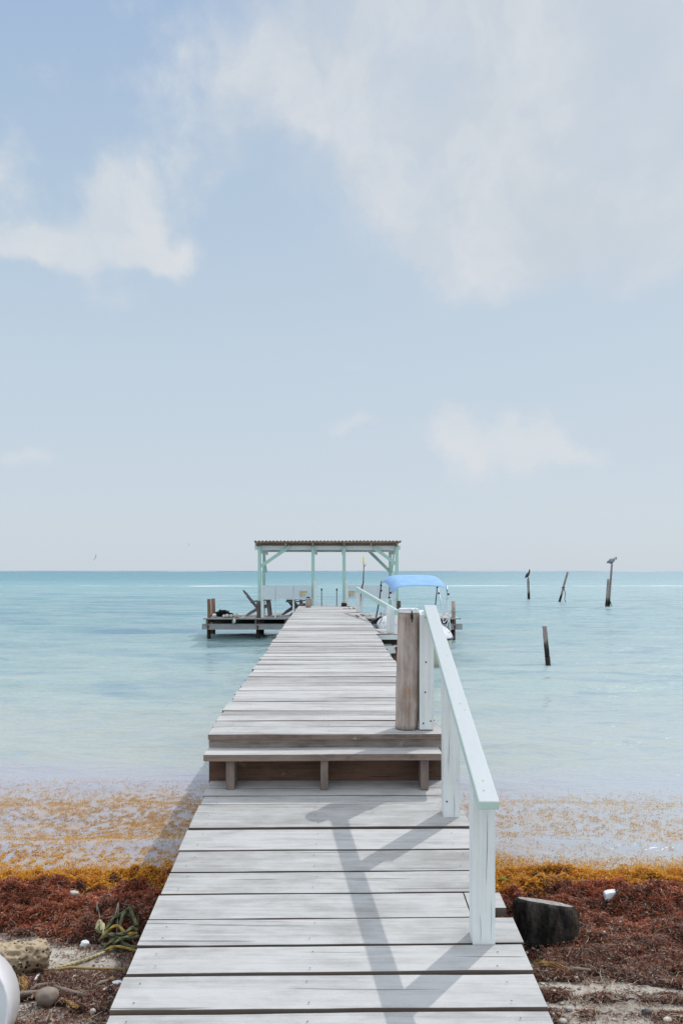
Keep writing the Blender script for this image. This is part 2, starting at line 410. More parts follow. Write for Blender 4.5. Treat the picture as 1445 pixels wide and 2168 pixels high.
# ---- water
def water_mat():
    m, t = mat_new('sea_water'); c = coord(t)
    s = t.nodes.new('ShaderNodeSeparateXYZ'); t.links.new(c, s.inputs[0])
    x, y = s.outputs[0], s.outputs[1]
    ly = mth(t, 'LOGARITHM', mth(t, 'MAXIMUM', y, 1.0), 10.0)
    big = noise(t, mapping(t, c, (.022,.05,0)), 1.0, 5, .6)
    mid = noise(t, mapping(t, c, (.10,.26,0)), 1.0, 5, .65)
    lyw = mth(t, 'ADD', ly, mth(t, 'MULTIPLY', mth(t, 'SUBTRACT', big, .5), .30))
    rmp = t.nodes.new('ShaderNodeValToRGB'); t.links.new(mrange(t, lyw, .6, 3.6, 0, 1, False), rmp.inputs[0])
    stops = [(.68,(.34,.34,.39)),(.84,(.37,.37,.415)),(.875,(.37,.37,.41)),(.905,(.38,.405,.38)),(1.0,(.37,.415,.395)),(1.14,(.335,.425,.405)),(1.32,(.27,.39,.395)),(1.5,(.215,.365,.385)),(1.85,(.185,.37,.395)),(2.0,(.185,.37,.395)),(2.25,(.08,.27,.32)),(2.7,(.05,.225,.29)),(3.4,(.06,.19,.275))]
    e = rmp.color_ramp.elements
    while len(e) < len(stops): e.new(.5)
    for k, (p, cc) in enumerate(stops):
        e[k].position = (p - .6)/3.0; e[k].color = (*cc, 1)
    # seagrass patches on the bottom: darker bluish water in drifts, more of them on the left
    gr = mth(t, 'MULTIPLY', mrange(t, mid, .48, .68), mrange(t, ly, .98, 1.12))
    gr = mth(t, 'MULTIPLY', gr, mrange(t, ly, 2.3, 1.8))
    gr = mth(t, 'MULTIPLY', gr, mrange(t, x, 4.0, -3.0, .25, .75))
    cc = mixc(t, gr, rmp.outputs[0], (.15,.25,.33))
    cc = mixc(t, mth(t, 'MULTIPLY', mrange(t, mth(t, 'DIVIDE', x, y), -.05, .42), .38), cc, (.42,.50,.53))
    # wave light and shade painted as colour streaks, over sand ripples in the shallows
    s1 = noise(t, mapping(t, c, (1.9,6.8,0)), 1.0, 6, .66, dist=.8)
    s2 = noise(t, mapping(t, c, (.42,1.7,0)), 1.0, 6, .68, dist=.6)
    f1 = mth(t, 'MULTIPLY', mrange(t, ly, .88, .94), mrange(t, ly, 1.45, 1.1))
    f2 = mth(t, 'MULTIPLY', mrange(t, ly, 1.0, 1.15), mrange(t, ly, 2.1, 1.7))
    cc = mixc(t, mth(t, 'MULTIPLY', mth(t, 'MULTIPLY', mrange(t, s1, .50, .66), f1), .50), cc, (.44,.45,.37))
    cc = mixc(t, mth(t, 'MULTIPLY', mth(t, 'MULTIPLY', mrange(t, s1, .50, .36), f1), .50), cc, (.27,.36,.41))
    cc = mixc(t, mth(t, 'MULTIPLY', mth(t, 'MULTIPLY', mrange(t, s2, .50, .64), f2), .42), cc, (.36,.46,.43))
    cc = mixc(t, mth(t, 'MULTIPLY', mth(t, 'MULTIPLY', mrange(t, s2, .50, .38), f2), .50), cc, (.16,.27,.35))
    # fine weed fragments suspended in the shore water
    wf = noise(t, mapping(t, c, (1.3,4.2,0)), 1.0, 6, .68)
    wf = mth(t, 'MULTIPLY', mrange(t, wf, .40, .66), mth(t, 'MULTIPLY', mrange(t, y, 7.55, 6.7), mrange(t, x, 2.2, -.5, .32, .62)))
    cc = mixc(t, wf, cc, (.44,.31,.19))
    # breakers: broken white line on the inner bar, and surf on the reef at the horizon
    fo = noise(t, mapping(t, c, (.05,.16,0)), 1.0, 6, .7)
    yb = mth(t, 'ADD', y, mth(t, 'MULTIPLY', mth(t, 'SUBTRACT', noise(t, mapping(t, c, (.012,0,0)), 1.0, 3, .5), .5), 26.0))
    band = mth(t, 'MULTIPLY', mrange(t, yb, 99, 102), mrange(t, yb, 107, 103))
    foam = mth(t, 'MULTIPLY', band, mrange(t, fo, .44, .62))
    fo2 = noise(t, mapping(t, c, (.6,1.4,0)), 1.0, 3, .6)
    sp = mth(t, 'MULTIPLY', mrange(t, fo2, .735, .76), mth(t, 'MULTIPLY', mrange(t, ly, 1.2, 1.5), mrange(t, ly, 2.4, 2.0)))
    foam = mth(t, 'MAXIMUM', foam, mth(t, 'MULTIPLY', sp, .35))
    reef = mth(t, 'MULTIPLY', mrange(t, ly, 3.1, 3.2), mrange(t, noise(t, mapping(t, c, (.006,.0009,0)), 1.0, 4, .6), .52, .62))
    foam = mth(t, 'MAXIMUM', foam, mth(t, 'MULTIPLY', reef, .55))
    cc = mixc(t, foam, cc, (.82,.84,.85))
    # ripples
    w1 = noise(t, mapping(t, c, (1.0,2.4,1)), 1.0, 4, .55, dist=.8)
    w2 = noise(t, mapping(t, c, (5,13,1)), 1.0, 3, .55)
    w3 = noise(t, mapping(t, c, (.16,.5,1)), 1.0, 3, .55)
    w4 = noise(t, mapping(t, c, (.03,.10,1)), 1.0, 3, .5)
    h = mth(t, 'ADD', mth(t, 'MULTIPLY', w1, .17), mth(t, 'MULTIPLY', w2, .07))
    h = mth(t, 'ADD', h, mth(t, 'MULTIPLY', w3, mrange(t, ly, .9, 2.0, .14, .9)))
    h = mth(t, 'ADD', h, mth(t, 'MULTIPLY', w4, mrange(t, ly, 1.4, 2.2, 0, 3.2)))
    st = mrange(t, ly, .72, 2.5, .27, 1.0)
    nrm = nd(t, 'ShaderNodeBump', {'Height': h, 'Strength': st, 'Distance': 1.0})
    rough = mth(t, 'ADD', mth(t, 'MULTIPLY', foam, .6), mrange(t, ly, 1.0, 2.4, .06, .24))
    s_ = nd(t, 'ShaderNodeBsdfPrincipled', {'Base Color': cc, 'Roughness': rough, 'IOR': 1.33, 'Specular IOR Level': .5, 'Normal': nrm})
    nd(t, 'ShaderNodeOutputMaterial', {'Surface': s_})
    return m
ry = [4.3]
while ry[-1] < 9000:
    ry.append(ry[-1] + (.022 if ry[-1] < 8 else .0036*ry[-1]**1.0 if ry[-1] < 60 else .02*ry[-1]))
ry = np.array(ry); tx = np.sinh(np.linspace(-2.2, 2.2, 261))/math.sinh(2.2)
Y = np.repeat(ry[:,None], len(tx), 1); X = tx[None,:]*(9 + 2.2*Y)
tag(grid_mesh('water', X, Y, wave_z(X, Y), water_mat()), kind='structure')

# ------------------------------------------------------------------ seaweed
def weed_mat(name, trans=.35):
    m, t = mat_new(name)
    a = t.nodes.new('ShaderNodeAttribute'); a.attribute_name = 'col'
    d = nd(t, 'ShaderNodeBsdfPrincipled', {'Base Color': a.outputs['Color'], 'Roughness': .55, 'Specular IOR Level': .35})
    tr = nd(t, 'ShaderNodeBsdfTranslucent', {'Color': a.outputs['Color']})
    mx = nd(t, 'ShaderNodeMixShader', {0: trans, 1: d, 2: tr})
    nd(t, 'ShaderNodeOutputMaterial', {'Surface': mx})
    return m
def strips(name, p, L, W, cols, mat, el=(-.2,.7)):
    n = len(p)
    az = rng.uniform(0, 2*np.pi, n); e = rng.uniform(el[0], el[1], n)
    a = np.stack([np.cos(az)*np.cos(e), np.sin(az)*np.cos(e), np.sin(e)], 1)
    roll = rng.uniform(-1.2, 1.2, n)
    s0 = np.stack([-np.sin(az), np.cos(az), np.zeros(n)], 1); u0 = np.cross(a, s0)
    s = s0*np.cos(roll)[:,None] + u0*np.sin(roll)[:,None]
    up = np.array([0,0,1.0])
    bend = rng.uniform(-.25, .35, n)[:,None]
    side = rng.uniform(-.3, .3, n)[:,None]
    L = L[:,None]; W = W[:,None]
    c0 = p - a*L*.5; c1 = p + up*L*bend*.5 + s0*side*L*.5; c2 = p + a*L*.5
    v = np.stack([c0 - s*W*.35, c0 + s*W*.35, c1 - s*W*.5, c1 + s*W*.5, c2 - s*W*.2, c2 + s*W*.2], 1).reshape(-1,3)
    b = np.arange(n)*6
    q = np.stack([np.stack([b,b+1,b+3,b+2],1), np.stack([b+2,b+3,b+5,b+4],1)], 1).reshape(-1,4)
    me = bpy.data.meshes.new(name)
    me.vertices.add(len(v)); me.vertices.foreach_set('co', v.ravel())
    me.loops.add(q.size); me.loops.foreach_set('vertex_index', q.ravel().astype(np.int32))
    me.polygons.add(len(q)); me.polygons.foreach_set('loop_start', np.arange(0, q.size, 4, dtype=np.int32))
    me.update(calc_edges=True)
    ca = me.color_attributes.new('col', 'FLOAT_COLOR', 'POINT')
    cc = np.repeat(np.concatenate([cols, np.ones((n,1))], 1)[:,None,:], 6, 1)
    ca.data.foreach_set('color', cc.ravel().astype(np.float32))
    me.materials.append(mat)
    o = bpy.data.objects.new(name, me); col.objects.link(o); ORG[o.name] = Vector((0,0,0))
    return o
def pick(n, pal, wts, var=.25):
    pal = np.array(pal); k = rng.choice(len(pal), n, p=np.array(wts)/sum(wts))
    return np.clip(pal[k] * (1 + var*rng.standard_normal((n,1))*.8) , .004, .9)
WM = weed_mat('sargassum', .5); WD = weed_mat('dry_weed', .3)
def scatter(n, x0, x1, y0, y1, dens):
    x = rng.uniform(x0, x1, n); y = rng.uniform(y0, y1, n)
    k = rng.random(n) < dens(x, y)
    return x[k], y[k]
# golden weed afloat and washing up
def d_float(x, y):
    ys = shore_y(x); q = y - ys
    st = fbm(x*1.1+7, y*4.5+3, 4); sp = fbm(x*9+2, y*13+1, 3); sp2 = fbm(x*24, y*30, 2)
    prof = np.interp(q, [-.12,.0,.22,.42,.62,.80,.98,1.3,1.9,2.25,2.6], [.5,1,1,.78,.42,.16,.46,.50,.36,.18,0])
    prof = np.where(x > 0, prof*np.interp(q, [.3,.7,2.5], [.8,.42,.32]), prof)
    d = np.clip(prof*(.45+1.5*np.clip(st-.30,0,1))*sstep(sp*.2+sp2*.8, .34, .70)*1.5, 0, 1)
    bank = np.interp(q + .16*(fbm(x*1.8+2, y*0+4, 3)-.5)*2, [-.15,0,.18,.34,.5], [.3,.8,.65,.25,0]); bank2 = np.interp(q + .22*(fbm(x*1.7+12, y*0+3, 4)-.5)*2, [-.15,0,.35,.52,.7], [.5,1,.95,.5,0])
    return np.maximum(d*.85, np.where(x > .6, bank2, bank)*(.3+.9*sp))
x, y = scatter(1700000, -5.2, 5.2, 4.75, 7.7, d_float)
n = len(x)
near = np.clip(1 - (y - shore_y(x))/.5, 0, 1)
z = np.maximum(wave_z(x, y), np.where(near > 0, ground_z(x, y), -1)) + rng.uniform(0, .012, n) + near*rng.uniform(0, .09, n)*np.clip(fbm(x*6, y*7, 3)*1.8-.45,0,1)
c = pick(n, [(.85,.47,.05),(.76,.36,.03),(.86,.58,.16),(.50,.19,.025),(.28,.08,.015),(.52,.48,.06)], [5,4,2.6,2.2,1,.25])
far = sstep(y - shore_y(x), .5, 1.3)[:,None]
c = c*(1 - .5*far) + far*.5*np.array([.58,.41,.24])
o = strips('floating_seaweed', np.stack([x,y,z],1), rng.uniform(.006,.015,n)*(1+.5*near), rng.uniform(.0025,.0055,n)*(1+.3*near), c, WM, (-.3,1.1))
tag(o, 'golden orange seaweed drifting in the shallows along the shore', 'seaweed', kind='stuff')

# stranded red brown weed: a lumpy bed and its strands
gx = np.arange(-4.2, 4.21, .022); gy = np.arange(2.0, 5.45, .022)
X, Y = np.meshgrid(gx, gy)
Hh = weed_h(X, Y)
Zb = ground_z(X, Y) + Hh - .012
cb = np.stack([.040+.02*fbm(X*9,Y*9,2), .015+.009*fbm(X*9,Y*9,2), .011+0*X], -1)
bed = grid_mesh('stranded_seaweed', X, Y, np.where(Hh > .012, Zb, Zb - .05), WD, cb)
tag(bed, 'heaped dark red brown seaweed stranded in a band above the waterline', 'seaweed', kind='stuff')
x, y = scatter(900000, -3.6, 3.6, 3.2, 5.3, lambda x, y: np.clip(weed_cover(x, y)*1.15 + sstep(weed_h(x,y), .02, .05)*.9, 0, 1)*(.35+.9*fbm(x*11,y*13,2)))
n = len(x); q = y - shore_y(x)
c = pick(n, [(.36,.085,.038),(.46,.13,.05),(.21,.05,.028),(.08,.024,.017),(.58,.34,.25),(.58,.18,.035)], [5,4,3.2,2,1.3,.8], .3)
gold = pick(n, [(.82,.44,.045),(.66,.28,.03),(.42,.15,.02)], [3,3,2])
gm = rng.random(n) < sstep(q + .42*(fbm(x*2.6+3,y*4,4)-.5)*2 + np.where(x > 0, .13, .05), -.14, .06)
c = np.where(gm[:,None], gold, c)
pt = fbm(x*3.1+41, y*4.1+7, 4)[:,None]; c = np.where(gm[:,None], c, c*(.22+1.65*np.clip(pt-.08,0,1)))
dry = rng.random(n) < .55*sstep(-q, .62, .95)
c = np.where(dry[:,None], c*.55 + np.array([.13,.105,.09]), c)
o = strips('stranded_seaweed_strands', np.stack([x, y, ground_z(x,y)+weed_h(x,y)+rng.uniform(-.006,.012,n)],1), rng.uniform(.010,.032,n), rng.uniform(.002,.0055,n), c, WD, (-.3,1.0))
o.parent = bed
# thin drifts and litter on the sand
x, y = scatter(800000, -2.4, 2.6, 2.3, 4.5, lambda x, y: np.clip(weed_patch(x,y)*.9 + (.06 + .25*sstep(fbm(x*5+9,y*9,3),.5,.65))*(1-.8*sand_streak(x,y)), 0, 1)*(.2+1.0*fbm(x*13,y*15,2)))
n = len(x)
c = pick(n, [(.20,.075,.045),(.28,.13,.08),(.11,.05,.033),(.05,.026,.02),(.52,.42,.32),(.34,.29,.25)], [4,3,2.8,2.2,1.5,2.2], .3)
o = strips('weed_litter', np.stack([x, y, ground_z(x,y)+weed_h(x,y)+rng.uniform(0,.010,n)],1), rng.uniform(.008,.03,n), rng.uniform(.002,.005,n), c, WD, (-.1,.8))
tag(o, 'dry scattered seaweed shreds strewn over the pale sand', 'seaweed', kind='stuff')
# long pale stems lying over and through the weed
x, y = scatter(9000, -3.4, 3.4, 2.3, 5.1, lambda x, y: .25+.75*sstep(fbm(x*3+5,y*4,3),.4,.6))
n = len(x)
c = pick(n, [(.50,.36,.24),(.34,.22,.14),(.58,.47,.36),(.25,.12,.07)], [3,3,1.5,2], .25)
o = strips('weed_stems', np.stack([x, y, ground_z(x,y)+weed_h(x,y)+rng.uniform(.002,.014,n)],1), rng.uniform(.04,.13,n), rng.uniform(.0015,.0035,n), c, WD, (-.12,.35))
tag(o, 'thin pale stems tangled over the stranded seaweed', 'seaweed', kind='stuff')
# shell and coral grit
x, y = scatter(2600, -3, 3, 2.2, 4.2, lambda x, y: .5 + 0*x)
n = len(x); mb = MB()
for k in range(n):
    r = random.uniform(.003, .010) * (1.7 if random.random() < .06 else 1)
    zz = float(ground_z(x[k:k+1], y[k:k+1])[0] + weed_h(x[k:k+1], y[k:k+1])[0])
    mb.ball((x[k], y[k], zz + r*.4), (r*random.uniform(.8,1.7), r*random.uniform(.7,1.2), r*.6), random.choice([0,0,0,1,2]), 6, 4, .3)
tag(mb.build('shell_grit', [M['shell'], M['twig'], M['shell_b']]), 'small bits of shell and coral sprinkled over the beach', 'shell grit', kind='stuff')
def gz(x, y):
    o_ = np.array([-.08,-.04,0,.04,.08]); a, b = np.meshgrid(x + o_, y + o_); a = a.ravel(); b = b.ravel()
    h_ = ground_z(a, b) + weed_h(a, b); return float(h_.mean() + .35*max(0, h_[12]-h_.mean()))

# ------------------------------------------------------------------ dock frame
def cx(d): return -.10 - .0173*(d - 4.82)
def D(u, d, z): return Vector((cx(d) + u, d + .0173*u, z))
def pier_z(d): return 1.061 + .055*(d - 4.82)/16.2
def ramp_z(d): return ZC - (1.7617 - .0862*d)
def ramp_d(py): return 1.7617/((py - 1208)/F + .0862)

def plank(mb, u0, u1, d0, d1, zf, th, seg=9, m=0, me=1, wear=.003, dz0=0.0, dz1=0.0):
    us = [u0 + (u1-u0)*k/seg for k in range(seg+1)]
    T = []; B = []
    sd = random.random()*100
    for k, u in enumerate(us):
        e0 = mnoise.noise(Vector((u*3.1, sd, 0)))*wear*1.6; e1 = mnoise.noise(Vector((u*3.1, sd+9, 0)))*wear*1.6
        zz = dz0 + (dz1-dz0)*k/seg + mnoise.noise(Vector((u*1.3, sd+4, 0)))*wear*.7
        T += [D(u, d0+e0, zf(d0)+zz), D(u, d1+e1, zf(d1)+zz)]
        B += [D(u, d0+e0, zf(d0)+zz-th), D(u, d1+e1, zf(d1)+zz-th)]
    N = len(T); o = T + B
    top = [(2*k, 2*k+2, 2*k+3, 2*k+1) for k in range(seg)]
    rest = [(N+2*k, N+2*k+1, N+2*k+3, N+2*k+2) for k in range(seg)]
    rest += [(2*k, N+2*k, N+2*k+2, 2*k+2) for k in range(seg)] + [(2*k+1, 2*k+3, N+2*k+3, N+2*k+1) for k in range(seg)]
    rest += [(0, 1, N+1, N), (N-2, 2*N-2, 2*N-1, N-1)]
    b = len(mb.v); mb.v += o
    for f in top: mb.f.append([i+b for i in f]); mb.m.append(m); mb.sm.append(False)
    for f in rest: mb.f.append([i+b for i in f]); mb.m.append(me); mb.sm.append(False)

# ---- ramp
ramp = thing('boardwalk_ramp', 'lower sloping boardwalk of wide pale grey boards rising from the beach', 'boardwalk', D(0, 3, 0))
mb = MB()
lines = [1669, 1684.5, 1702, 1719, 1756, 1800.5, 1846, 1892.5, 1945, 2003, 2065, 2144]
ds = [4.85] + [ramp_d(v) for v in lines]
while ds[-1] > -1.6: ds.append(ds[-1] - .205 + random.uniform(-.012, .012))
nails = []
for k in range(len(ds)-1):
    d1, d0 = ds[k], ds[k+1]
    gap = random.uniform(.010, .016) if k > 3 else random.uniform(.004, .007)
    if k in (10, 11): gap = .022
    ul = -.742 + random.uniform(-.008, .008); ur = .785 + random.uniform(-.012, .012)
    if k < 4: ur = .745
    dz0 = random.uniform(-.002,.002); dz1 = random.uniform(-.002,.002)
    if k in (4,): dz0 = dz1 = .008
    if k == 8:      # board notched round the near rail post
        continue
    if k == 9: ur = .805
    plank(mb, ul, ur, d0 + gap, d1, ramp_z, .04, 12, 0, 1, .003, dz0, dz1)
    for u in (-.66, -.05, .68):
        if d0 > 1.5:
            for q in (.25, .75):
                dd = d0 + (d1-d0)*q + random.uniform(-.012,.012); uu = u + random.uniform(-.02,.02)
                nails.append(D(uu, dd, ramp_z(dd) + .0045 + max(dz0, dz1)))
d1, d0 = ds[8], ds[9]
plank(mb, -.748, .628, d0 + .007, d1, ramp_z, .04, 12)
plank(mb, .632, .795, d0 + .075, d1, ramp_z, .04, 3)
mb.build('deck', [M['ramp'], M['ramp_edge']], ramp, bevel=.003)
mb = MB()
for q in nails: mb.disc(q, (0,0,1), .0032, 0, 7)
tag(mb.build('nail_heads', [M['nail']], ramp), kind='stuff')
for u in (-.62, .02, .66):
    mb = MB()
    mb.beam(D(u, -1.5, ramp_z(-1.5)-.12), D(u, 4.8, ramp_z(4.8)-.12), .05, .14)
    mb.build('stringer', M['ramp_edge'], ramp)
for d in (1.2, 3.35, 4.6):
    for u in (-.55, .55):
        mb = MB(); z0 = ramp_z(d) - .19
        mb.tube([D(u,d,-.4), D(u,d,z0)], .06, 10, wob=.1)
        mb.build('piling', M['old_pile'], ramp)

# ---- pier
pier = thing('pier', 'long straight weathered grey plank pier running out over the sea', 'pier', D(0, 12, 0))
mb = MB(); d = 4.80; k = 0; END = 21.0
while d < END:
    w = random.choice([.145,.14,.19,.19,.15,.24]) + random.uniform(-.008,.008)
    d1 = min(END, d + w); t = (d-4.82)/16.2
    hw = .751 + .057*min(1, t*1.6)
    g = random.uniform(.005,.010) if random.random() < .68 else random.uniform(.010,.022)
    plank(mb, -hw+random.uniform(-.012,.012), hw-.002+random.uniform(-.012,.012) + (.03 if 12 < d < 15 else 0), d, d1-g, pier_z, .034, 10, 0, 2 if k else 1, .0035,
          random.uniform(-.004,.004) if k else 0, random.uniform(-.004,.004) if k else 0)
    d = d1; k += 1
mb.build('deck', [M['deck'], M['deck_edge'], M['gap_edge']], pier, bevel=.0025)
mb = MB(); d = 4.87
while d < 11:
    for u in (-.6, 0, .6): mb.disc(D(u+random.uniform(-.03,.03), d+random.uniform(-.02,.02), pier_z(d)+.006), (0,0,1), .0042, 0, 7)
    d += random.uniform(.07,.11)
tag(mb.build('nail_heads', [M['nail']], pier), kind='stuff')
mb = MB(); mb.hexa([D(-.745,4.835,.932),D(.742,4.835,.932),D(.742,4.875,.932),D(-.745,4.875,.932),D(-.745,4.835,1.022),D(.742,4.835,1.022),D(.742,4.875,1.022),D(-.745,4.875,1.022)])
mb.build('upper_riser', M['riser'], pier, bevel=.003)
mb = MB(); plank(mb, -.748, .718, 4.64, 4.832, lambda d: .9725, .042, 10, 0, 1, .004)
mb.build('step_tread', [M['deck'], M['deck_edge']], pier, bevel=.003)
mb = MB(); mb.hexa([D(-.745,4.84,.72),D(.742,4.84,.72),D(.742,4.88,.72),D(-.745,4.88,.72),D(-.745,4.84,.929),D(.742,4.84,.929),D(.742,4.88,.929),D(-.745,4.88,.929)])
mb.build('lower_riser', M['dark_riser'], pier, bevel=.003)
for px0, px1 in ((478,496),(678,694),(890,907)):
    x0 = (px0-722.5)/F*4.67; x1 = (px1-722.5)/F*4.67
    mb = MB(); mb.box((x0, 4.672, ramp_z(4.68)+.002), (x1, 4.83, .9300))
    mb.build('step_support', M['support'], pier, bevel=.003)
for u in (-.6, 0, .6):
    mb = MB(); mb.beam(D(u,4.89,pier_z(4.9)-.125), D(u,20.95,pier_z(20.9)-.125), .05, .17)
    mb.build('joist', M['joist'], pier)
for k in range(6):
    dd = 5.6 + k*3.0
    mb = MB(); mb.beam(D(-.74,dd+.1,pier_z(dd)-.29), D(.74,dd+.1,pier_z(dd)-.29), .05, .15)
    mb.build('cross_beam', M['beam_grey'], pier)
    for u in (-.58,.58):
        mb = MB(); mb.tube([D(u,dd,-1.3),D(u,dd,.0),D(u,dd,.25)], .075, 12, 1, wob=.1); mb.tube([D(u,dd,.25),D(u,dd,pier_z(dd)-.22)], .074, 12, 0, wob=.1)
        mb.build('piling', [M['old_pile'], M['wet']], pier)

# side landing toward the boat
land = thing('side_landing', 'short white edged plank landing stepping off the right side of the pier', 'landing', D(1.0, 13.6, 0))
mb = MB()
for k in range(6): plank(mb, .82, 1.24+random.uniform(-.01,.01), 13.18+k*.2, 13.37+k*.2, lambda d: .99, .03, 4)
mb.build('deck', [M['deck'], M['deck_edge']], land)
mb = MB(); mb.beam(D(.80,13.16,.935), D(1.26,13.16,.935), .04, .075); mb.build('fascia', M['white_x'], land)
mb = MB(); mb.beam(D(.70,13.30,.855), D(1.22,13.30,.855), .1, .085); mb.build('joist', M['joist'], land)
mb = MB(); mb.beam(D(.70,13.16,.725), D(1.35,13.16,.725), .05, .13); mb.build('cross_beam', M['white_x'], land)
mb = MB(); mb.tube([D(1.2,13.27,-1.3),D(1.2,13.27,.15)], .075, 12, 1, wob=.1); mb.tube([D(1.2,13.27,.15),D(1.2,13.27,.81)], .074, 12, 0, wob=.1)
mb.build('piling', [M['red_pile'], M['wet']], land)
mb = MB(); mb.tube([D(1.2,13.14,.75),D(1.2,13.115,.75)], .028, 10); mb.beam(D(1.2,13.13,.73),D(1.2,13.131,.66), .025, .006, (0,1,0)); mb.build('bolt', M['rust'], land)

# ---- near handrail
hr = thing('handrail', 'near white handrail with mint edges sloping down beside the steps', 'handrail', (.59, 4, 0))
mb = MB()
a0 = Vector((.5597, 2.87, ZC-.8736-.02)); a1 = Vector((.579, 4.97, ZC-.223-.02))
mb.beam(a0, a1, .079, .037, (0,0,1), 0, 1)
for q in (.03,.06,.33,.36,.62,.9):
    p = a0.lerp(a1, q) + Vector((random.uniform(-.02,.02),0,.0215)); mb.disc(p, (0,-.31,.95), .0024, 2, 7)
mb.build('top_rail', [M['mint_rail'], M['white_rail'], M['nail']], hr, bevel=.004)
rz = lambda d: ZC - .8736 + (.8736-.223)*(d-2.87)/(4.97-2.87) - .041
def post(mb, x0, x1, d0, d1, zb):
    mb.hexa([(x0,d0,zb),(x1,d0,zb),(x1,d1,zb),(x0,d1,zb),(x0,d0,rz(d0)),(x1,d0,rz(d0)),(x1,d1,rz(d1)),(x0,d1,rz(d1))])
def rust_dots(mb, pts, y):
    for x, z in pts:
        mb.disc((x, y-.003, z), (0,-1,0), .0028, 1, 8); mb.disc((x, y-.0015, z-.004), (0,-1,0), .0058, 2, 8)
mb = MB(); zt_ = rz(3.035) - .045; mb.box((.527,3.035,ramp_z(3.03)-.03),(.617,3.125,zt_)); post(mb, .527, .596, 3.0355, 3.1245, zt_-.0005)

def crack(mb, x, z0, z1, y, w=.0008, lean=.006):
    n = 14; L = []; Rr = []
    for k in range(n+1):
        q = k/n; xx = x + lean*q + .0025*mnoise.noise(Vector((q*5, x*31, z0))); ww = w*math.sin(math.pi*min(.98,q+.02))
        L.append((xx-ww, y-.0012, z0+(z1-z0)*q)); Rr.append((xx+ww, y-.0012, z0+(z1-z0)*q))
    mb.add(L+Rr, [(k, n+1+k, n+2+k, k+1) for k in range(n)], 1)
crack(mb, .580, .83, 1.15, 3.035); crack(mb, .5585, .60, .73, 3.035, .0006, -.003); crack(mb, .5995, .61, .80, 3.035, .0005, .002)
mb.build('post', [M['white'], M['nail'], M['rust']], hr, bevel=.004)
mb = MB(); zt_ = ZC - .645; zb_ = ramp_z(4.25)+.001
mb.box((.573,4.255,zb_),(.667,4.345,zt_)); post(mb, .573, .626, 4.2555, 4.3445, zt_-.0005)
mb.disc((.592,4.2515,.80),(0,-1,0),.005,1,8); crack(mb, .636, .70, .86, 4.255, .0008, -.003); crack(mb, .60, .95, 1.2, 4.255, .0008); mb.build('post', [M['white'], M['nail'], M['rust']], hr, bevel=.004)
mb = MB(); post(mb, .506, .598, 4.90, 4.985, pier_z(4.9)+.006)
rust_dots(mb, [(.547,1.51),(.542,1.315),(.530,1.113),(.577,1.128),(.546,1.80)], 4.90); mb.build('post', [M['white'], M['nail'], M['rust']], hr, bevel=.004)

# round pile at the head of the steps
pl = thing('piling_post', 'thick round grey brown piling standing beside the white handrail', 'piling', (.43, 4.97, 0))
mb = MB()
pts = []; rr = []
for k in range(26):
    t = k/25; pts.append(Vector((.428 + .018*t, 4.975, 1.061+.005 + t*.755))); rr.append(.077 - .003*t)
mb.tube(pts, rr, 28, 0, wob=.05, seed=3)
mb.build('trunk', M['pile'], pl, bevel=0)
mb = MB(); mb.tube([(.446,4.975,1.820),(.446,4.975,1.828)], .075, 24, 0, wob=.05, seed=3); mb.build('flared_top', M['deck'], pl)
mb = MB(); mb.beam((.455,4.893,1.815),(.455,4.889,1.785), .018, .006, (0,1,0)); mb.tube([(.455,4.889,1.79),(.455,4.886,1.765)], .004, 8); mb.tube([(.455,4.93,1.838),(.455,4.895,1.836),(.455,4.890,1.815)], .004, 6)
mb.build('hook', M['black'], pl)
mb = MB(); ar = []
for k in range(13):
    t = math.pi*k/12; ar.append((.446+.03*math.cos(t), 4.99, 1.832+.016*math.sin(t)))
mb.tube(ar, .0025, 6); mb.tube([(.486,4.975,1.832),(.487,4.975,1.872)], .0025, 6); mb.tube([(.487,4.975,1.866),(.497,4.975,1.868)], .002, 6)
mb.build('wire', M['alu'], pl)

# ---- far handrail down to the landing
fh = thing('handrail', 'far white handrail with mint side leading down to the boat landing', 'handrail', (.6, 15, 0))
b0 = P(755,1245,18.0); b1 = P(841,1295,13.25)
mb = MB(); mb.beam(b0+Vector((0,0,-.015)), b1+Vector((0,0,-.015)), .06, .09, (0,0,1), 0, 1); mb.build('top_rail', [M['mint'], M['white_rail']], fh, bevel=.005)
mb = MB(); mb.box((.345,17.93,pier_z(18)+.01),(.445,18.03,b0.z-.06)); mb.build('post', M['white'], fh, bevel=.005)
mb = MB(); mb.hexa([(.80,13.35,.995),(.945,13.35,.995),(.945,13.42,.995),(.80,13.42,.995),(.80,13.35,1.478),(.945,13.35,1.392),(.945,13.42,1.392),(.80,13.42,1.478)]); mb.build('post', M['white'], fh, bevel=.005)

# ---- platform at the end
PZ = .65
def FX(px, d=23.0): return (px-722.5)/F*d
plat = thing('jetty_platform', 'wide low plank platform on dark pilings across the pier end', 'platform', (-.3, 24.2, 0))
mb = MB(); x = -4.2
while x < 3.62:
    w = random.uniform(.14,.19); x1 = min(3.63, x+w)
    mb.box((x, 22.98+random.uniform(-.02,.02), PZ-.04+random.uniform(0,.006)), (x1-.008, 25.7+random.uniform(-.03,.03), PZ+random.uniform(-.006,.006)), 1, 0); x = x1
mb.build('deck', [M['deck'], M['deck_edge']], plat)
mb = MB(); mb.box((-4.18,22.93,PZ-.03),(3.6,22.97,PZ+.01)); mb.build('edge_board', M['beam_grey'], plat)
for d in (23.12, 25.45):
    mb = MB(); mb.box((-4.25,d-.08,.30),(3.68,d-.02,.475)); mb.build('main_beam', M['beam_grey'] if d < 24 else M['joist'], plat)
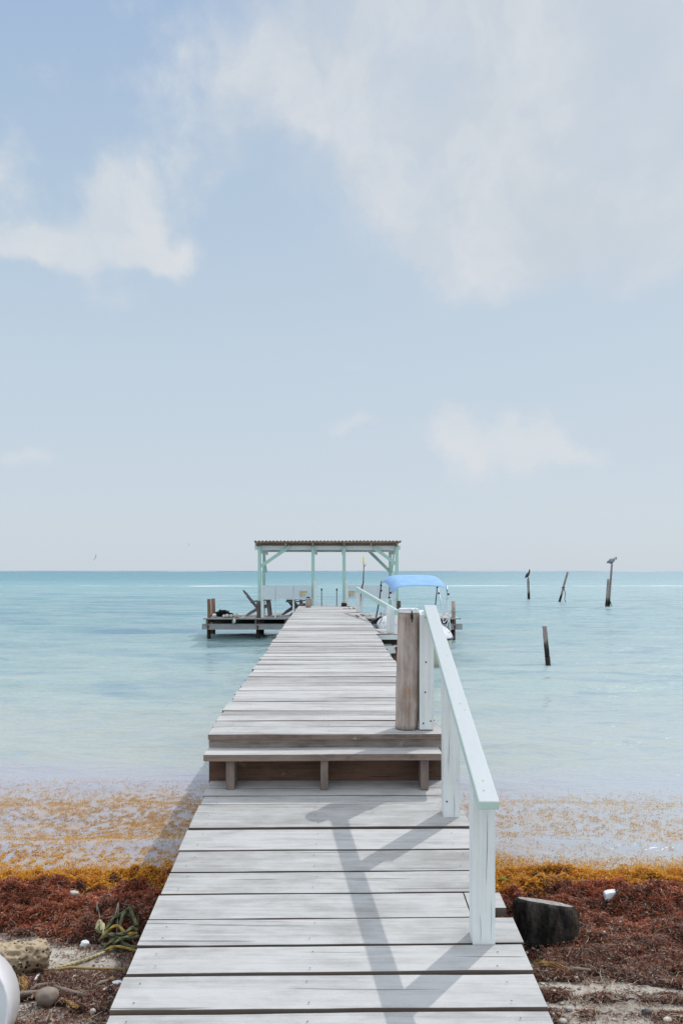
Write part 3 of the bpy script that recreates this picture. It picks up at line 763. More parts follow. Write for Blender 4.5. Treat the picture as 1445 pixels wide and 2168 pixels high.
mb = MB(); mb.box((-4.15,25.3,.47),(3.6,25.36,.575)); mb.build('rear_beam', M['joist'], plat)
for px in (438,493,541,604,640,690,740,787,842,900,962):
    mb = MB(); xx = FX(px); mb.box((xx-.03,22.99,.477),(xx+.03,25.6,PZ-.045)); mb.build('joist', M['support'], plat)
def platform_pile(px, d, ztop, mat, r=.058, name='piling'):
    xx = FX(px, d-.2)
    mb = MB(); mb.tube([(xx,d,-1.3),(xx,d,.28)], r*1.05, 12, 1, wob=.12, seed=px); mb.tube([(xx,d,.28),(xx+.01,d,(.28+ztop)/2),(xx,d,ztop)], [r,r*.98,r*.95], 12, 0, wob=.06, seed=px)
    mb.build(name, [mat, M['wet']], plat)
for px, zt, mt in ((440,1.225,'red_pile'),(545,1.165,'support'),(845,1.17,'support'),(961,1.165,'pile'),(787,.6,'old_pile'),(650,.6,'old_pile')):
    platform_pile(px, 23.22, zt, M[mt])
for px, zt, mt in ((449,1.21,'red_pile'),(553,.6,'old_pile'),(660,.6,'old_pile'),(780,.6,'old_pile'),(850,.6,'old_pile'),(955,.6,'old_pile')):
    platform_pile(px, 24.1, zt, M[mt], .066)
for px in (440,545,787,838,962):
    mb = MB(); xx = FX(px); mb.tube([(xx,23.045,.40),(xx,23.01,.40)], .035, 10); mb.beam((xx,23.035,.37),(xx,23.036,.30), .04, .01, (0,1,0)); mb.build('bolt', M['rust'], plat)
# rope turns on the right pile
mb = MB()
xx = FX(961)
for k, zc in enumerate((.66,.72,.76,.83,.86)):
    mb.tube([(xx+.066*math.cos(a*.5236), 23.22+.066*math.sin(a*.5236), zc+.006*a/12) for a in range(13)], .012, 6)
tag(mb.build('mooring_rope', M['rope_pale']), 'pale mooring rope wound round the rightmost platform piling', 'rope')

# ---- shelter
sh = thing('shelter', 'open mint green post shelter with rusty corrugated roof at the pier end', 'shelter', (-.45, 24.2, PZ))
def zpx(py, d=23.0): return ZC - (py-1208)*d/F
fx = [FX(547), FX(661.5), FX(728), FX(841)]
for x in fx:
    mb = MB(); mb.box((x-.048,23.26,PZ+.004),(x+.048,23.36,zpx(1156))); mb.build('post', M['mint'], sh, bevel=.006)
for px in (559, 825.5):
    x = FX(px, 25.4); mb = MB(); mb.box((x-.048,25.35,PZ+.004),(x+.048,25.45,2.82)); mb.build('post', M['mint'], sh, bevel=.006)
mb = MB(); mb.box((FX(536),23.365,zpx(1163.5)),(FX(849),23.41,zpx(1154.5))); mb.build('front_beam', M['white_x'], sh, bevel=.004)
mb = MB(); mb.box((FX(536),25.30,2.72),(FX(849),25.345,2.86)); mb.build('rear_beam', M['white_x'], sh, bevel=.004)
for px in (547, 661.5, 728, 841):
    x = FX(px); s = 1 if px < 700 else -1
    mb = MB(); mb.box((x+s*.052-.02,23.42,2.62),(x+s*.052+.02,25.295,2.74)); mb.build('side_beam', M['white_x'], sh, bevel=.004)
def brace(p0, p1): 
    mb = MB(); mb.beam(p0, p1, .045, .10, (0,0,1)); mb.build('brace', M['mint'], sh, bevel=.004)
brace(P(549,1201,23.31), P(613,1157,23.31)); brace(P(841,1196.5,23.31), P(790,1158.5,23.31))
brace(P(824,1209,25.4), P(775,1161,25.4)); 
for s, x in ((1, FX(547)), (-1, FX(841))):
    mb = MB(); mb.beam((x+s*.02, 25.3, 2.05), (x+s*.02, 24.3, 2.66), .04, .06); mb.build('brace', M['mint'], sh)
for px in (541, 604, 661.5, 728, 785, 841):
    x = FX(px); mb = MB(); mb.beam((x,23.05,2.90),(x,25.75,2.90), .045, .085); mb.build('rafter', M['roof_wood'], sh)
for k, d in enumerate((23.07, 23.9, 24.75, 25.6)):
    mb = MB(); mb.box((FX(538),d,2.944),(FX(848),d+.05,2.985)); mb.build('purlin', M['roof_wood'], sh)
xs = np.linspace(FX(536), FX(850), 360); ys = np.linspace(22.98, 25.9, 12)
mb = MB(); nx = len(xs); vs = []
for up in (0, 1):
    for yv in ys:
        for xv in xs:
            vs.append((xv, yv, 3.003 + .016*math.sin(xv*2*math.pi/.11) + .012*mnoise.noise(Vector((xv*.9, yv*.7, 0))) + up*.003))
fs = []; nn = nx*len(ys)
for up in (0, 1):
    for j in range(len(ys)-1):
        for i in range(nx-1):
            a = up*nn + j*nx + i; f = (a, a+1, a+nx+1, a+nx); fs.append(f if up else f[::-1])
for i in range(nx-1): fs.append((i, i+1, nn+i+1, nn+i))
mb.add(vs, fs, 0, True); mb.build('corrugated_roof', M['tin'], sh)

# railing panels
def panel(px0, px1, label, seams, posts):
    p = thing('railing_panel', label, 'panel', (FX((px0+px1)/2), 23.18, PZ))
    zt, zb = zpx(1239.5), zpx(1268)
    mb = MB(); b = [px0] + seams + [px1]
    for a, c in zip(b[:-1], b[1:]):
        mb.box((FX(a)+.004,23.18,zb+.003),(FX(c)-.004,23.20,zpx(1247.4))); mb.box((FX(a)+.004,23.183,zpx(1246.9)),(FX(c)-.004,23.203,zt))
    mb.build('board', M['panel'], p, bevel=.003)
    mb = MB(); mb.box((FX(px0),23.165,zb-.025),(FX(px1),23.205,zb)); mb.build('bottom_rail', M['white_x'], p)
    for a, w in posts:
        mb = MB(); mb.box((FX(a)-w/2,23.206,PZ+.004),(FX(a)+w/2,23.25,zt-.01)); mb.build('post', M['white'], p)
    return p
panel(554, 658, 'left white plank railing panel, in front of the two chairs', [582,620], [(553.5,.085),(581,.045),(620,.055)])
panel(735.5, 838, 'right white plank railing panel behind the blue boat canopy', [768,800], [(766.5,.05),(799,.05),(836,.09)])
def sign(px, py, label):
    o = P(px, py, 23.174)
    g = thing('warning_sign', label, 'sign', o, 'warning signs on the railing panels')
    mb = MB(); mb.box((o.x-.125,23.17,o.z-.10),(o.x+.125,23.176,o.z+.085)); mb.build('board', M['sign_w'], g)
    mb = MB(); mb.box((o.x-.108,23.166,o.z+.022),(o.x+.108,23.1695,o.z+.072)); mb.build('header', M['sign_y'], g)
    cu = bpy.data.curves.new('lettering', 'FONT'); cu.body = 'ATTENTION'; cu.size = .042; cu.align_x = 'CENTER'; cu.align_y = 'CENTER'; cu.extrude = .001
    t = bpy.data.objects.new('lettering', cu); col.objects.link(t); t.parent = g
    t.location = (0, 23.1635-o.y, .047); t.rotation_euler = (R(90),0,0); cu.materials.append(M['sign_k'])
    dg = bpy.context.evaluated_depsgraph_get(); me = bpy.data.meshes.new_from_object(t.evaluated_get(dg)); loc_, rot_ = t.location.copy(), t.rotation_euler.copy()
    bpy.data.objects.remove(t); t = bpy.data.objects.new('lettering', me); col.objects.link(t); t.parent = g; t.location = loc_; t.rotation_euler = rot_
    if not me.materials: me.materials.append(M['sign_k'])
    mb = MB(); c = Vector((o.x-.058, 23.165, o.z-.038))
    mb.tube([c+Vector((.044*math.cos(a*.3307),0,.044*math.sin(a*.3307))) for a in range(20)], .006, 6, 0, caps=False)
    mb.beam(c+Vector((-.03,0,.03)), c+Vector((.03,0,-.03)), .006, .008); mb.build('prohibition_ring', M['sign_r'], g)
    mb = MB(); 
    for k in range(3): mb.box((o.x+.012,23.166,o.z-.075+k*.032),(o.x+.085-.02*(k==0),23.169,o.z-.063+k*.032))
    mb.build('text_lines', M['sign_g'], g)
sign(641.5, 1256.5, 'warning sign with yellow heading on the panel behind the piling stump')
sign(743, 1256.5, 'warning sign with yellow heading partly hidden by the far handrail post')

# short white posts beside the middle shelter posts, thin metal stanchions
for px, lab in ((667, 'short white post beside the left middle shelter post'), (734, 'short white post right of the right middle shelter post')):
    x = FX(px, 22.6); mb = MB(); mb.box((x-.046,22.7,-1.2),(x+.046,22.79,zpx(1230.5,22.7))); o = mb.build('bollard_post', M['white'], bevel=.006)
    tag(o, lab, 'post', 'short white posts at the pier end')
for px, lab in ((680.5, 'thin metal stanchion with black cap nearer the left white post'), (712.5, 'thin metal stanchion with black cap nearer the right white post')):
    s = thing('stanchion', lab, 'stanchion', (FX(px,25.6),25.6,PZ), 'thin metal stanchions')
    x = FX(px, 25.6); mb = MB(); mb.tube([(x,25.6,PZ),(x,25.6,zpx(1250,25.6))], .016, 8); mb.build('tube', M['old_pile'], s)
    mb = MB(); mb.tube([(x,25.6,zpx(1250,25.6)),(x,25.6,zpx(1246,25.6))], .026, 8); mb.build('cap', M['black'], s)

# stumps at the pier end
st = thing('piling_stump', 'short brown piling stump on the left edge of the pier end', 'piling', P(652.5,1291,20.2))
p = P(652.5,1291,20.2); zz = pier_z(20.2)
mb = MB(); mb.tube([(p.x,20.2,zz+.003),(p.x,20.2,zz+.13),(p.x,20.2,zz+.255)], .073, 14, wob=.08); mb.build('trunk', M['pile'], st)
mb = MB(); mb.tube([(p.x,20.2,zz+.256),(p.x,20.2,zz+.285)], .05, 12); mb.build('cap', M['black'], st)
mb = MB(); mb.tube([(p.x+.08*math.cos(a*.5236), 20.2+.08*math.sin(a*.5236), zz+.235) for a in range(13)], .008, 6)
mb.tube([(p.x-.01,20.118,zz+.235),(p.x-.012,20.115,zz+.05)], .006, 6); mb.tube([(p.x+.085,20.16,zz+.235),(p.x+.105,20.15,zz+.14),(p.x+.095,20.15,zz+.06)], .008, 6); mb.build('rope', M['rope_pale'], st)
p = P(728,1283,20.7); zz = pier_z(20.7)
st = thing('piling_stump', 'squat piling stump with thick black collar on the right of the pier end', 'piling', (p.x, 20.7, zz))
mb = MB(); mb.tube([(p.x,20.7,zz+.003),(p.x,20.7,zz+.165)], .055, 14, wob=.08); mb.build('trunk', M['pile'], st)
mb = MB(); mb.tube([(p.x,20.7,zz+.004),(p.x,20.7,zz+.02),(p.x,20.7,zz+.085),(p.x,20.7,zz+.10)], [.07,.078,.078,.068], 16); mb.build('collar', M['black'], st)
# shells on the deck
for k, (px, py, lab) in enumerate(((728,1290,'pale ringed shell at the left end of the shell row on the pier'),(737.5,1284,'brown shell lying apart behind the row, near the black collar'),(733,1290,'small pale shell second in the row on the pier'),(739.5,1290,'brown and white shell in the middle of the row on the pier'),(748.5,1289.5,'dark brown shell at the right end of the row beside the handrail post'))):
    dd = (ZC-1.10)*F/(py-1208); dd = min(dd, 20.4); p = P(px, py, dd); p.z = pier_z(dd)
    r = .024 + .007*(k in (1,4))
    mb = MB(); mb.ball(p+Vector((0,0,r*.5)), (r*1.25, r*.8, r*.62), 0 if k in (0,2) else 1, 12, 8, .3, 4)
    for q in range(3): mb.ball(p+Vector((r*(.5-q*.45),-r*.5,r*(.75+.1*q))), r*(.32-.05*q), 0, 8, 6)
    tag(mb.build('conch_shell', [M['shell'], M['shell_b']]), lab, 'shell', 'shells lined up at the pier end')

# ---- birds
def sweep_bird(mb, pts, rad, m=0, n=12, flat=1.0): mb.tube(pts, rad, n, m, True, True, flat=flat)
def shorebird(px, py, d, face, lab):
    p = P(px, py, d); zz = pier_z(d)
    b = thing('shorebird', lab, 'bird', (p.x, d, zz), 'small birds on the pier')
    f = face
    mb = MB(); q = lambda a, z, s=0: Vector((p.x + f*a*.52, d + s*.6 + a*.3, zz + z*.6))
    mb.tube([q(-.085,.055),q(-.05,.062),q(-.01,.068),q(.03,.078),q(.055,.10),q(.072,.112),q(.088,.112)], [.004,.013,.020,.018,.012,.0115,.005], 12, 0)
    mb.build('body', M['bird_brown'], b)
    mb = MB(); mb.tube([q(-.03,.048),q(.0,.046),(q(.035,.06))], [.007,.0145,.011], 10); mb.build('belly', M['bird_white'], b)
    mb = MB(); mb.tube([q(.086,.111),q(.115,.104)], [.005,.002], 6); mb.build('beak', M['nail'], b)
    for s in (-.012,.012):
        mb = MB(); mb.tube([q(.0,.04,s),q(-.004,.02,s),q(.002,.002,s)], .003, 6); mb.tube([q(.002,.002,s),q(.018,.002,s)], .002, 5); mb.build('leg', M['nail'], b)
shorebird(756, 1309.5, 15.9, -1, 'small brown bird crouched on the pier boards, left of the pair')
shorebird(767, 1308, 16.2, -1, 'small brown bird near the pier edge, right of the pair')

def pelican(base, f, mode, lab):
    b = thing('pelican', lab, 'bird', base, 'pelicans on the mooring posts')
    B = Vector(base); yw = R(58) if mode else 0.0; k_ = .88 if mode else 1.0
    q = lambda a, z, s=0: B + Vector((f*(a*math.cos(yw)+s*math.sin(yw)), -a*math.sin(yw)+s*math.cos(yw), z))*k_
    if mode == 0:     # upright, neck stretched up, bill tucked down along the neck
        path = [q(-.22,.06),q(-.17,.13),(q(-.08,.24)),q(.0,.34),q(.055,.44),q(.075,.52),q(.085,.60),q(.095,.665),q(.115,.69)]
        rad = [.02,.07,.115,.115,.075,.042,.032,.038,.03]; bm_, hm = M['pel_brown'], M['pel_brown']
        bill = [q(.12,.69),q(.135,.60),q(.13,.47),q(.115,.42)]
    else:             # hunched, body level, head forward on a bent neck
        path = [q(-.34,.10),q(-.26,.15),q(-.12,.22),q(.02,.27),q(.12,.29),q(.18,.325),q(.225,.39),q(.28,.45),(q(.33,.475)),q(.37,.465)]
        rad = [.02,.06,.13,.14,.10,.065,.048,.042,.052,.034]; bm_, hm = M['pel_grey'], M['pel_pale']
        bill = [q(.37,.465),q(.375,.40),q(.34,.32),q(.31,.27)]
    mb = MB(); mb.tube(path, rad, 14); mb.build('body', bm_, b)
    mb = MB(); mb.tube(path[-4:], [r*1.05 for r in rad[-4:]], 12); mb.build('head', hm if mode else M['pel_brown'], b)
    mb = MB(); mb.tube(bill, [.018,.026,.018,.006], 8); mb.build('bill', M['old_pile'], b)
    for s in (-1, 1):
        mb = MB()
        if mode == 0: mb.tube([q(-.21,.05,s*.07),q(-.13,.17,s*.10),q(-.03,.30,s*.09),(q(.03,.38,s*.05))], [.012,.06,.06,.02], 10, flat=.6)
        else: mb.tube([q(-.38,.09,s*.05),q(-.22,.18,s*.11),q(-.04,.26,s*.12),q(.07,.29,s*.08)], [.012,.07,.08,.03], 10, flat=.6)
        mb.build('wing', M['pel_dark'] if mode == 0 else M['pel_grey'], b)
        mb = MB(); mb.tube([q(-.02,.16,s*.05),q(-.01,.07,s*.05),q(.0,.012,s*.05)], [.03,.016,.014], 8); mb.ball(q(.03,.008,s*.05), (.05,.035,.008)); mb.build('leg', M['pel_dark'], b)
    if mode: 
        mb = MB(); mb.tube([q(-.2,.11),q(-.05,.14),q(.09,.19)], [.04,.085,.05], 10); mb.build('belly', M['pel_dark'], b)

def gull(px, py, d, span, tilt, lab, m='feather'):
    o = P(px, py, d); b = thing('gull', lab, 'bird', o, 'gulls flying over the sea')
    k = span; a = Vector((.35, .9, .1)).normalized(); s = Vector((math.cos(tilt), -.3, math.sin(tilt))).normalized(); u = s.cross(a).normalized()
    mb = MB(); mb.tube([o-a*.24*k, o-a*.1*k, o, o+a*.12*k, o+a*.2*k], [.006*k,.04*k,.055*k,.04*k,.008*k], 10); mb.build('body', M['bird_white'], b)
    for sg, lift in ((1,.55),(-1,.35)):
        vs = []
        root = o; mid = o + s*(sg*.28*k) + u*(lift*.3*k); tip = o + s*(sg*.62*k) + u*(lift*.28*k) - a*.12*k
        for c, ch, th in ((root,.14,.02),(mid,.13,.014),(tip,.03,.006)):
            for e in (-1, 1):
                for w in (-1, 1): vs.append(c + a*(e*ch*k*.5) + u*(w*th*k*.5))
        fs = []
        for i in (0, 4): fs += [(i,i+1,i+5,i+4),(i+2,i+6,i+7,i+3),(i,i+4,i+6,i+2),(i+1,i+3,i+7,i+5)]
        fs += [(0,2,3,1),(8,9,11,10)]
        mb = MB(); mb.add(vs, fs); mb.build('wing', M[m], b)
gull(203, 1181, 120, 1.0, 1.0, 'dark winged gull flying low over the sea at the left')
gull(400, 1154, 170, .9, 1.0, 'pale gull flying between the shelter and the left gull', 'bird_white')
gull(737.5, 1174, 150, .6, .4, 'tiny gull seen far off beneath the shelter roof')

# ---- mooring posts in the sea
def mooring(name_label, p0, p1, r, mats, zsplit, kids=None):
    g = thing('mooring_post', name_label, 'post', (p0.x, p0.y, 0), 'wooden posts standing in the sea')
    a = (p1 - p0)
    b0 = p0 - a*.5; t = zsplit
    mb = MB(); mb.tube([b0, p0.lerp(p1, t)], r*1.06, 14, 0, wob=.15, seed=p0.x); mb.build('wet_base', M['wet'], g)
    mb = MB(); mb.tube([p0.lerp(p1, t + (1-t)*k/6) for k in range(7)], [r*(1.0-.015*k) for k in range(7)], 14, 0, wob=.12, seed=p0.x); mb.build('shaft', mats, g)
    return g
d1 = 56.5; a, b = P(1118.5,1267,d1), P(1117,1225.5,d1)
mooring('upright grey post carrying the brown pelican, leftmost of the far posts', a, b, .098, M['sea_pile'], .12)
pelican(b + Vector((0,0,.012)), 1, 0, 'dark brown pelican sitting upright on the leftmost far post')
d2 = 51.5; a, b = P(1183.5,1273.5,d2), P(1200.5,1211,d2)
g = mooring('slanting bare grey post leaning to the right', a, b, .075, M['sea_pile'], .1)
mb = MB(); c = a.lerp(b,.47); mb.tube([c+Vector((.12*0,-.09,0)), c+Vector((.1,-.1,-.35)), c+Vector((.06,-.1,-.8)), c+Vector((.14,-.1,-1.0))], .022, 6); mb.tube([c+Vector((.10*math.cos(k*.6),.10*math.sin(k*.6),.0)) for k in range(12)], .025, 6); mb.build('rope', M['net'], g)
d3 = 44.0; a, b = P(1287.5,1284,d3), P(1294,1195.5,d3)
mooring('tallest leaning post carrying the grey pelican', a, b, .062, M['sea_pile'], .06)
pelican(b + Vector((0,0,.01)), 1, 1, 'grey and white pelican hunched on the tallest post')
a2, b2 = P(1282.5,1284,d3-.05), P(1286.5,1226,d3-.05)
g = mooring('shorter grey post strapped against the tallest post', a2, b2, .07, M['sea_pile'], .12)
mb = MB(); c = P(1291,1270,d3-.15); mb.tube([P(1288,1270,d3-.15), P(1291,1276,d3-.15), P(1292.5,1281,d3-.15), P(1295,1284,d3-.15)], .02, 6); mb.ball(P(1291,1276,d3-.15), .05); mb.build('rope', M['net'], g)
d4 = 17.5; a, b = P(1158.5,1401,d4), P(1151.5,1325.5,d4)
mooring('near grey brown post with dark wet foot, nearest of the sea posts', a, b, .056, M['sea_pile'], .14)

# ---- chairs
def make_chair(lab):
    c = thing('lounge_chair', lab, 'chair', (0,0,0), 'wooden lounge chairs on the platform')
    def part(name, fn):
        mb = MB(); fn(mb); return mb.build(name, M['chair'], c, local=True)
    for s in (-1, 1):
        y = s*.27
        part('rear_leg', lambda mb: mb.add([(-.46,y-.02,0),(-.38,y-.02,0),(.0,y-.02,.19),(.34,y-.02,.30),(.34,y-.02,.39),(-.06,y-.02,.29),(-.30,y-.02,.14)] + [(-.46,y+.02,0),(-.38,y+.02,0),(.0,y+.02,.19),(.34,y+.02,.30),(.34,y+.02,.39),(-.06,y+.02,.29),(-.30,y+.02,.14)],
            [(0,1,2,3,4,5,6)[::-1], (7,8,9,10,11,12,13)] + [(k,(k+1)%7,7+(k+1)%7,7+k) for k in range(7)]))
        part('front_leg', lambda mb: mb.beam((.33,y+s*.042,0),(.27,y+s*.042,.50), .04, .10, (1,0,0)))
        part('armrest', lambda mb: mb.beam((-.20,y+s*.06,.46),(.40,y+s*.06,.535), .12, .028))
    part('seat', lambda mb: [mb.beam((-.05+k*.085,-.29,.275+k*.024),(-.05+k*.085,.29,.275+k*.024), .075, .022, (-.27,0,1)) for k in range(5)])
    def back(mb):
        for k in range(6):
            y = -.23+k*.092; fan = (k-2.5)*.018; L = 1.0 - .018*abs(k-2.5)**2
            mb.beam((-.04,y,.22),(-.04-.50*L,y+fan,.22+.62*L), .082, .02, (1,0,.7))
    part('backrest', back)
    for s in (-1, 1): part('back_support', lambda mb: mb.beam((-.02,s*.16,.16),(-.40,s*.19,.635), .05, .035, (1,0,.7)))
    part('crossbar', lambda mb: mb.beam((-.245,-.33,.455),(-.245,.33,.455), .03, .07, (1,0,.7)))
    part('crossbar', lambda mb: mb.beam((-.01,-.27,.24),(-.01,.27,.24), .03, .07, (1,0,.7)))
    return c
def copy_thing(o):
    c = o.copy(); col.objects.link(c)
    for ch in o.children:
        k = ch.copy(); col.objects.link(k); k.parent = c
    return c
ch1 = make_chair('grey wooden lounge chair seen side on at the left, facing right')
ch1.location = (FX(550,24.3), 24.3, PZ+.006); ch1.rotation_euler = (0,0,R(1.5)); ch1.scale = (1,1,.98)
ch2 = copy_thing(ch1); ch2['label'] = 'grey wooden lounge chair turned away, half hidden by the pier edge'
ch2.location = (FX(630,24.5), 24.5, PZ+.006); ch2.rotation_euler = (0,0,R(30))

# ---- net with floats
nt = thing('fishing_net', 'heap of black netting with white floats on the platform corner', 'net', P(478,1306,23.5))
mb = MB()
for k in range(170):
    c = Vector((FX(random.gauss(475,10),23.6), 23.6+random.uniform(-.12,.2), PZ+.01))
    hmax = .17*math.exp(-((c.x-FX(470,23.5))/.2)**2)+.04
    pts = []
    for j in range(4): pts.append(c + Vector((random.uniform(-.13,.13), random.uniform(-.1,.1), random.uniform(0, hmax))))
    mb.tube(pts, random.uniform(.006,.016), 5, 0)
mb.tube([P(462,1300,23.4),P(465,1290,23.4)], [.03,.012], 6)
mb.build('mesh_tangle', M['net'], nt)
for px, py, r in ((453.5,1300,.062),(474,1303,.045),(481,1303,.055),(489.5,1301.5,.05),(499,1302.5,.072),(504.5,1303.5,.035)):
    d = 23.22; x = FX(px, d); mb = MB(); mb.ball((x, d, PZ+.008+r), (r*1.15, r, r), 0, 14, 10, .08); mb.build('float', M['float'], nt)
mb = MB(); mb.tube([P(453,1299,23.3),P(449,1302,23.3),P(452,1306,23.28),P(470,1307.5,23.26),P(500,1307.5,23.26),P(506,1306.5,23.26)], .012, 6); mb.build('head_rope', M['rope_pale'], nt)
mb = MB(); mb.tube([(FX(497),22.92,PZ-.01),(FX(497),22.91,PZ-.10),(FX(495),22.92,PZ-.16)], [.03,.05,.02], 8); mb.build('hanging_fold', M['float'], nt)

# ---- branch marker
bm_ = thing('marker_branch', 'crooked upright branch with bright yellow tip behind the handrail', 'branch', P(761,1290,19.2))
d = 19.2
mb = MB(); mb.tube([P(760,1296,d),P(761.5,1272,d),P(763,1254,d),P(766,1242,d),P(768.3,1234,d),P(768.8,1222,d),P(769.3,1210,d),P(769.8,1201,d),P(769.2,1191,d)], [.028,.026,.024,.02,.018,.015,.013,.011,.010], 8, wob=.2)
mb.tube([P(769.8,1200,d),P(772.5,1197.5,d),P(774.5,1194.5,d)], [.010,.008,.005], 6); mb.tube([P(768.3,1234,d),P(770.5,1231,d)], [.012,.006], 6)
mb.build('wood', M['branch'], bm_)
mb = MB(); mb.tube([P(769,1192,d),P(769,1189,d),P(768.8,1180,d),P(768.8,1177.5,d)], [.016,.021,.018,.012], 10); mb.build('yellow_tip', M['yellow'], bm_)

# ---- boat
bt = thing('motorboat', 'white open motorboat with blue sunshade canopy moored beside the pier', 'boat', (1.74, 19, 0), rz=0)
def outline(inset, n=64, L0=16.45, L1=21.4, W=.80, cxx=1.74):
    pts = []
    cy = (L0+L1)/2; hy = (L1-L0)/2 - inset; hx = W - inset
    for k in range(n):
        t = 2*math.pi*k/n
        cs, sn = math.cos(t), math.sin(t)
        e = .40 if sn < 0 else .30
        pts.append((cxx + hx*math.copysign(abs(cs)**e, cs) - .02*(sn), cy + hy*math.copysign(abs(sn)**e, sn)))
    return pts
def loft(mb, levels, m=0, n=64, sheer=0.0):
    o = len(mb.v)
    for z, ins in levels:
        for (x, y) in outline(ins): mb.v.append(Vector((x, y, z + sheer*max(0, (18.4-y)/2)**1.5)))
    for j in range(len(levels)-1):
        for k in range(n):
            k2 = (k+1)%n; mb.f.append([o+j*n+k, o+j*n+k2, o+(j+1)*n+k2, o+(j+1)*n+k]); mb.m.append(m); mb.sm.append(True)
    return o
mb = MB(); loft(mb, [(-.25,.40),(-.1,.24),(.05,.16),(.2,.10),(.4,.045),(.575,.0)], 1)
mb.build('hull', [M['hull'], M['hull_low']], bt)
mb = MB(); loft(mb, [(.572,-.004),(.575,-.022),(.612,-.022),(.615,-.004)]); mb.build('rub_strake', M['navy'], bt)
mb = MB(); o = loft(mb, [(.613,.004),(.66,.015),(.72,.05),(.78,.11),(.825,.18),(.85,.26),(.855,.33),(.83,.345),(.40,.37)])
mb.f.append([len(mb.v)-64+k for k in range(64)]); mb.m.append(0); mb.sm.append(False)
mb.build('deck', M['hull'], bt)
mb = MB(); mb.box((1.30,18.4,.41),(2.18,18.95,.72)); mb.build('seat', M['hull'], bt, bevel=.03)
mb = MB(); mb.box((1.5,19.5,.41),(2.0,19.95,1.12)); mb.build('console', M['hull'], bt, bevel=.04)
mb = MB(); mb.box((1.3,20.6,.41),(2.18,21.0,.95)); mb.build('stern_seat', M['hull'], bt, bevel=.03)
# canopy
cn = [Vector((1.16,17.0,0)), Vector((2.41,17.0,0)), Vector((2.36,18.9,0)), Vector((1.00,18.9,0))]
nu, nv = 24, 16; vs = []
for lay in (0, 1):
    for j in range(nv+1):
        for i in range(nu+1):
            a, b = i/nu, j/nv
            p = cn[0].lerp(cn[1], a).lerp(cn[3].lerp(cn[2], a), b)
            zc = 1.745 + .255*math.sin(min(1, b*1.25+.02)*math.pi/2)**.9 - .03*max(0, b-.8)*5
            e = abs(2*a-1); zc -= .10*e**8 + .02*e*e + .06*(max(0, (.13-a)/.13)**1.2)
            zc += -.012*math.sin(b*math.pi*3)**2*.6 + .004*mnoise.noise(Vector((a*5, b*6, 1)))
            vs.append((p.x, p.y, zc - lay*.006))
NN = (nu+1)*(nv+1); fs = []
for lay in (0,1):
    for j in range(nv):
        for i in range(nu):
            k = lay*NN + j*(nu+1)+i; f = (k, k+1, k+nu+2, k+nu+1); fs.append(f if lay == 0 else f[::-1])
edge = [i for i in range(nu+1)] + [(j)*(nu+1)+nu for j in range(1,nv+1)] + [nv*(nu+1)+i for i in range(nu-1,-1,-1)] + [j*(nu+1) for j in range(nv-1,0,-1)]
for k in range(len(edge)):
    a, b = edge[k], edge[(k+1)%len(edge)]; fs.append((a, NN+a, NN+b, b))
mb = MB(); mb.add(vs, fs, 0, True); can = mb.build('canopy', M['canvas'], bt)
def pole(pts, r=.013, m='alu', joints=()):
    mb = MB(); mb.tube(pts, r, 8); o = mb.build('canopy_pole', M[m], bt)
    for q in joints:
        mb = MB(); mb.ball(q, .026); mb.build('joint', M['black'], o)
pole([P(806.5,1230,18.8),P(806,1240,18.7),P(803,1270,18.6),P(795.5,1308,18.6)], .016, 'navy', [P(806,1239,18.7),P(806.5,1250.5,18.6)])
pole([P(826,1240,17.6),P(827.5,1252,17.5),P(822,1272,17.5),P(803,1322,17.4)], .012, 'alu', [P(826.5,1255,17.5),P(823.5,1265,17.5)])
pole([P(824,1238,17.8),P(823.5,1262,17.6)], .010, 'navy')
pole([P(925,1243,18.6),P(923,1262,18.5),P(918,1310,18.4)], .013, 'navy', [P(925,1244,18.5)])
pole([P(926,1246,18.3),P(933,1275,18),P(938,1318,17.6)], .013, 'alu', [P(928,1256,18.1)])
pole([P(945.5,1240,17.1),P(947,1275,17.0),P(953,1335,16.75)], .014, 'alu', [P(948.5,1258,17.0)])
pole([P(944.5,1240,17.2),P(946.5,1268,17.1)], .012, 'navy', [P(946.5,1268,17.05)])
pole([P(946.5,1268,17.1),P(938,1305,17.4)], .010, 'alu')
pole([P(951,1305,17),P(940,1318,17.3)], .012, 'alu'); pole([P(950,1310,17),P(944.5,1326,17)], .012, 'alu')
mb = MB(); mb.tube([P(806,1299,18.5),P(808,1312,18.3)], .010, 6); mb.ball(P(806,1298.5,18.5), .025); mb.build('rod_holder', M['old_pile'], bt)
for px, py, d in ((949.5,1338.5,16.75),(812,1317,17.4)):
    p = P(px,py,d); mb = MB(); mb.beam(p+Vector((-.05,0,.0)), p+Vector((.05,0,0)), .02, .015); mb.tube([p+Vector((0,0,-.04)),p], .012, 6); mb.build('cleat', M['alu'], bt)
mb = MB(); mb.tube([P(785,1322,22.6),P(789,1316,21.9),P(797,1311.5,21.4),P(805,1306.5,21.0)], [.05,.03,.025,.03], 8, wob=.4); mb.tube([P(788,1318,22.0),P(793,1319.5,21.6),P(797,1314,21.3)], .02, 6)
tag(mb.build('mooring_line', M['black']), 'black mooring line tying the white boat to the platform', 'rope')

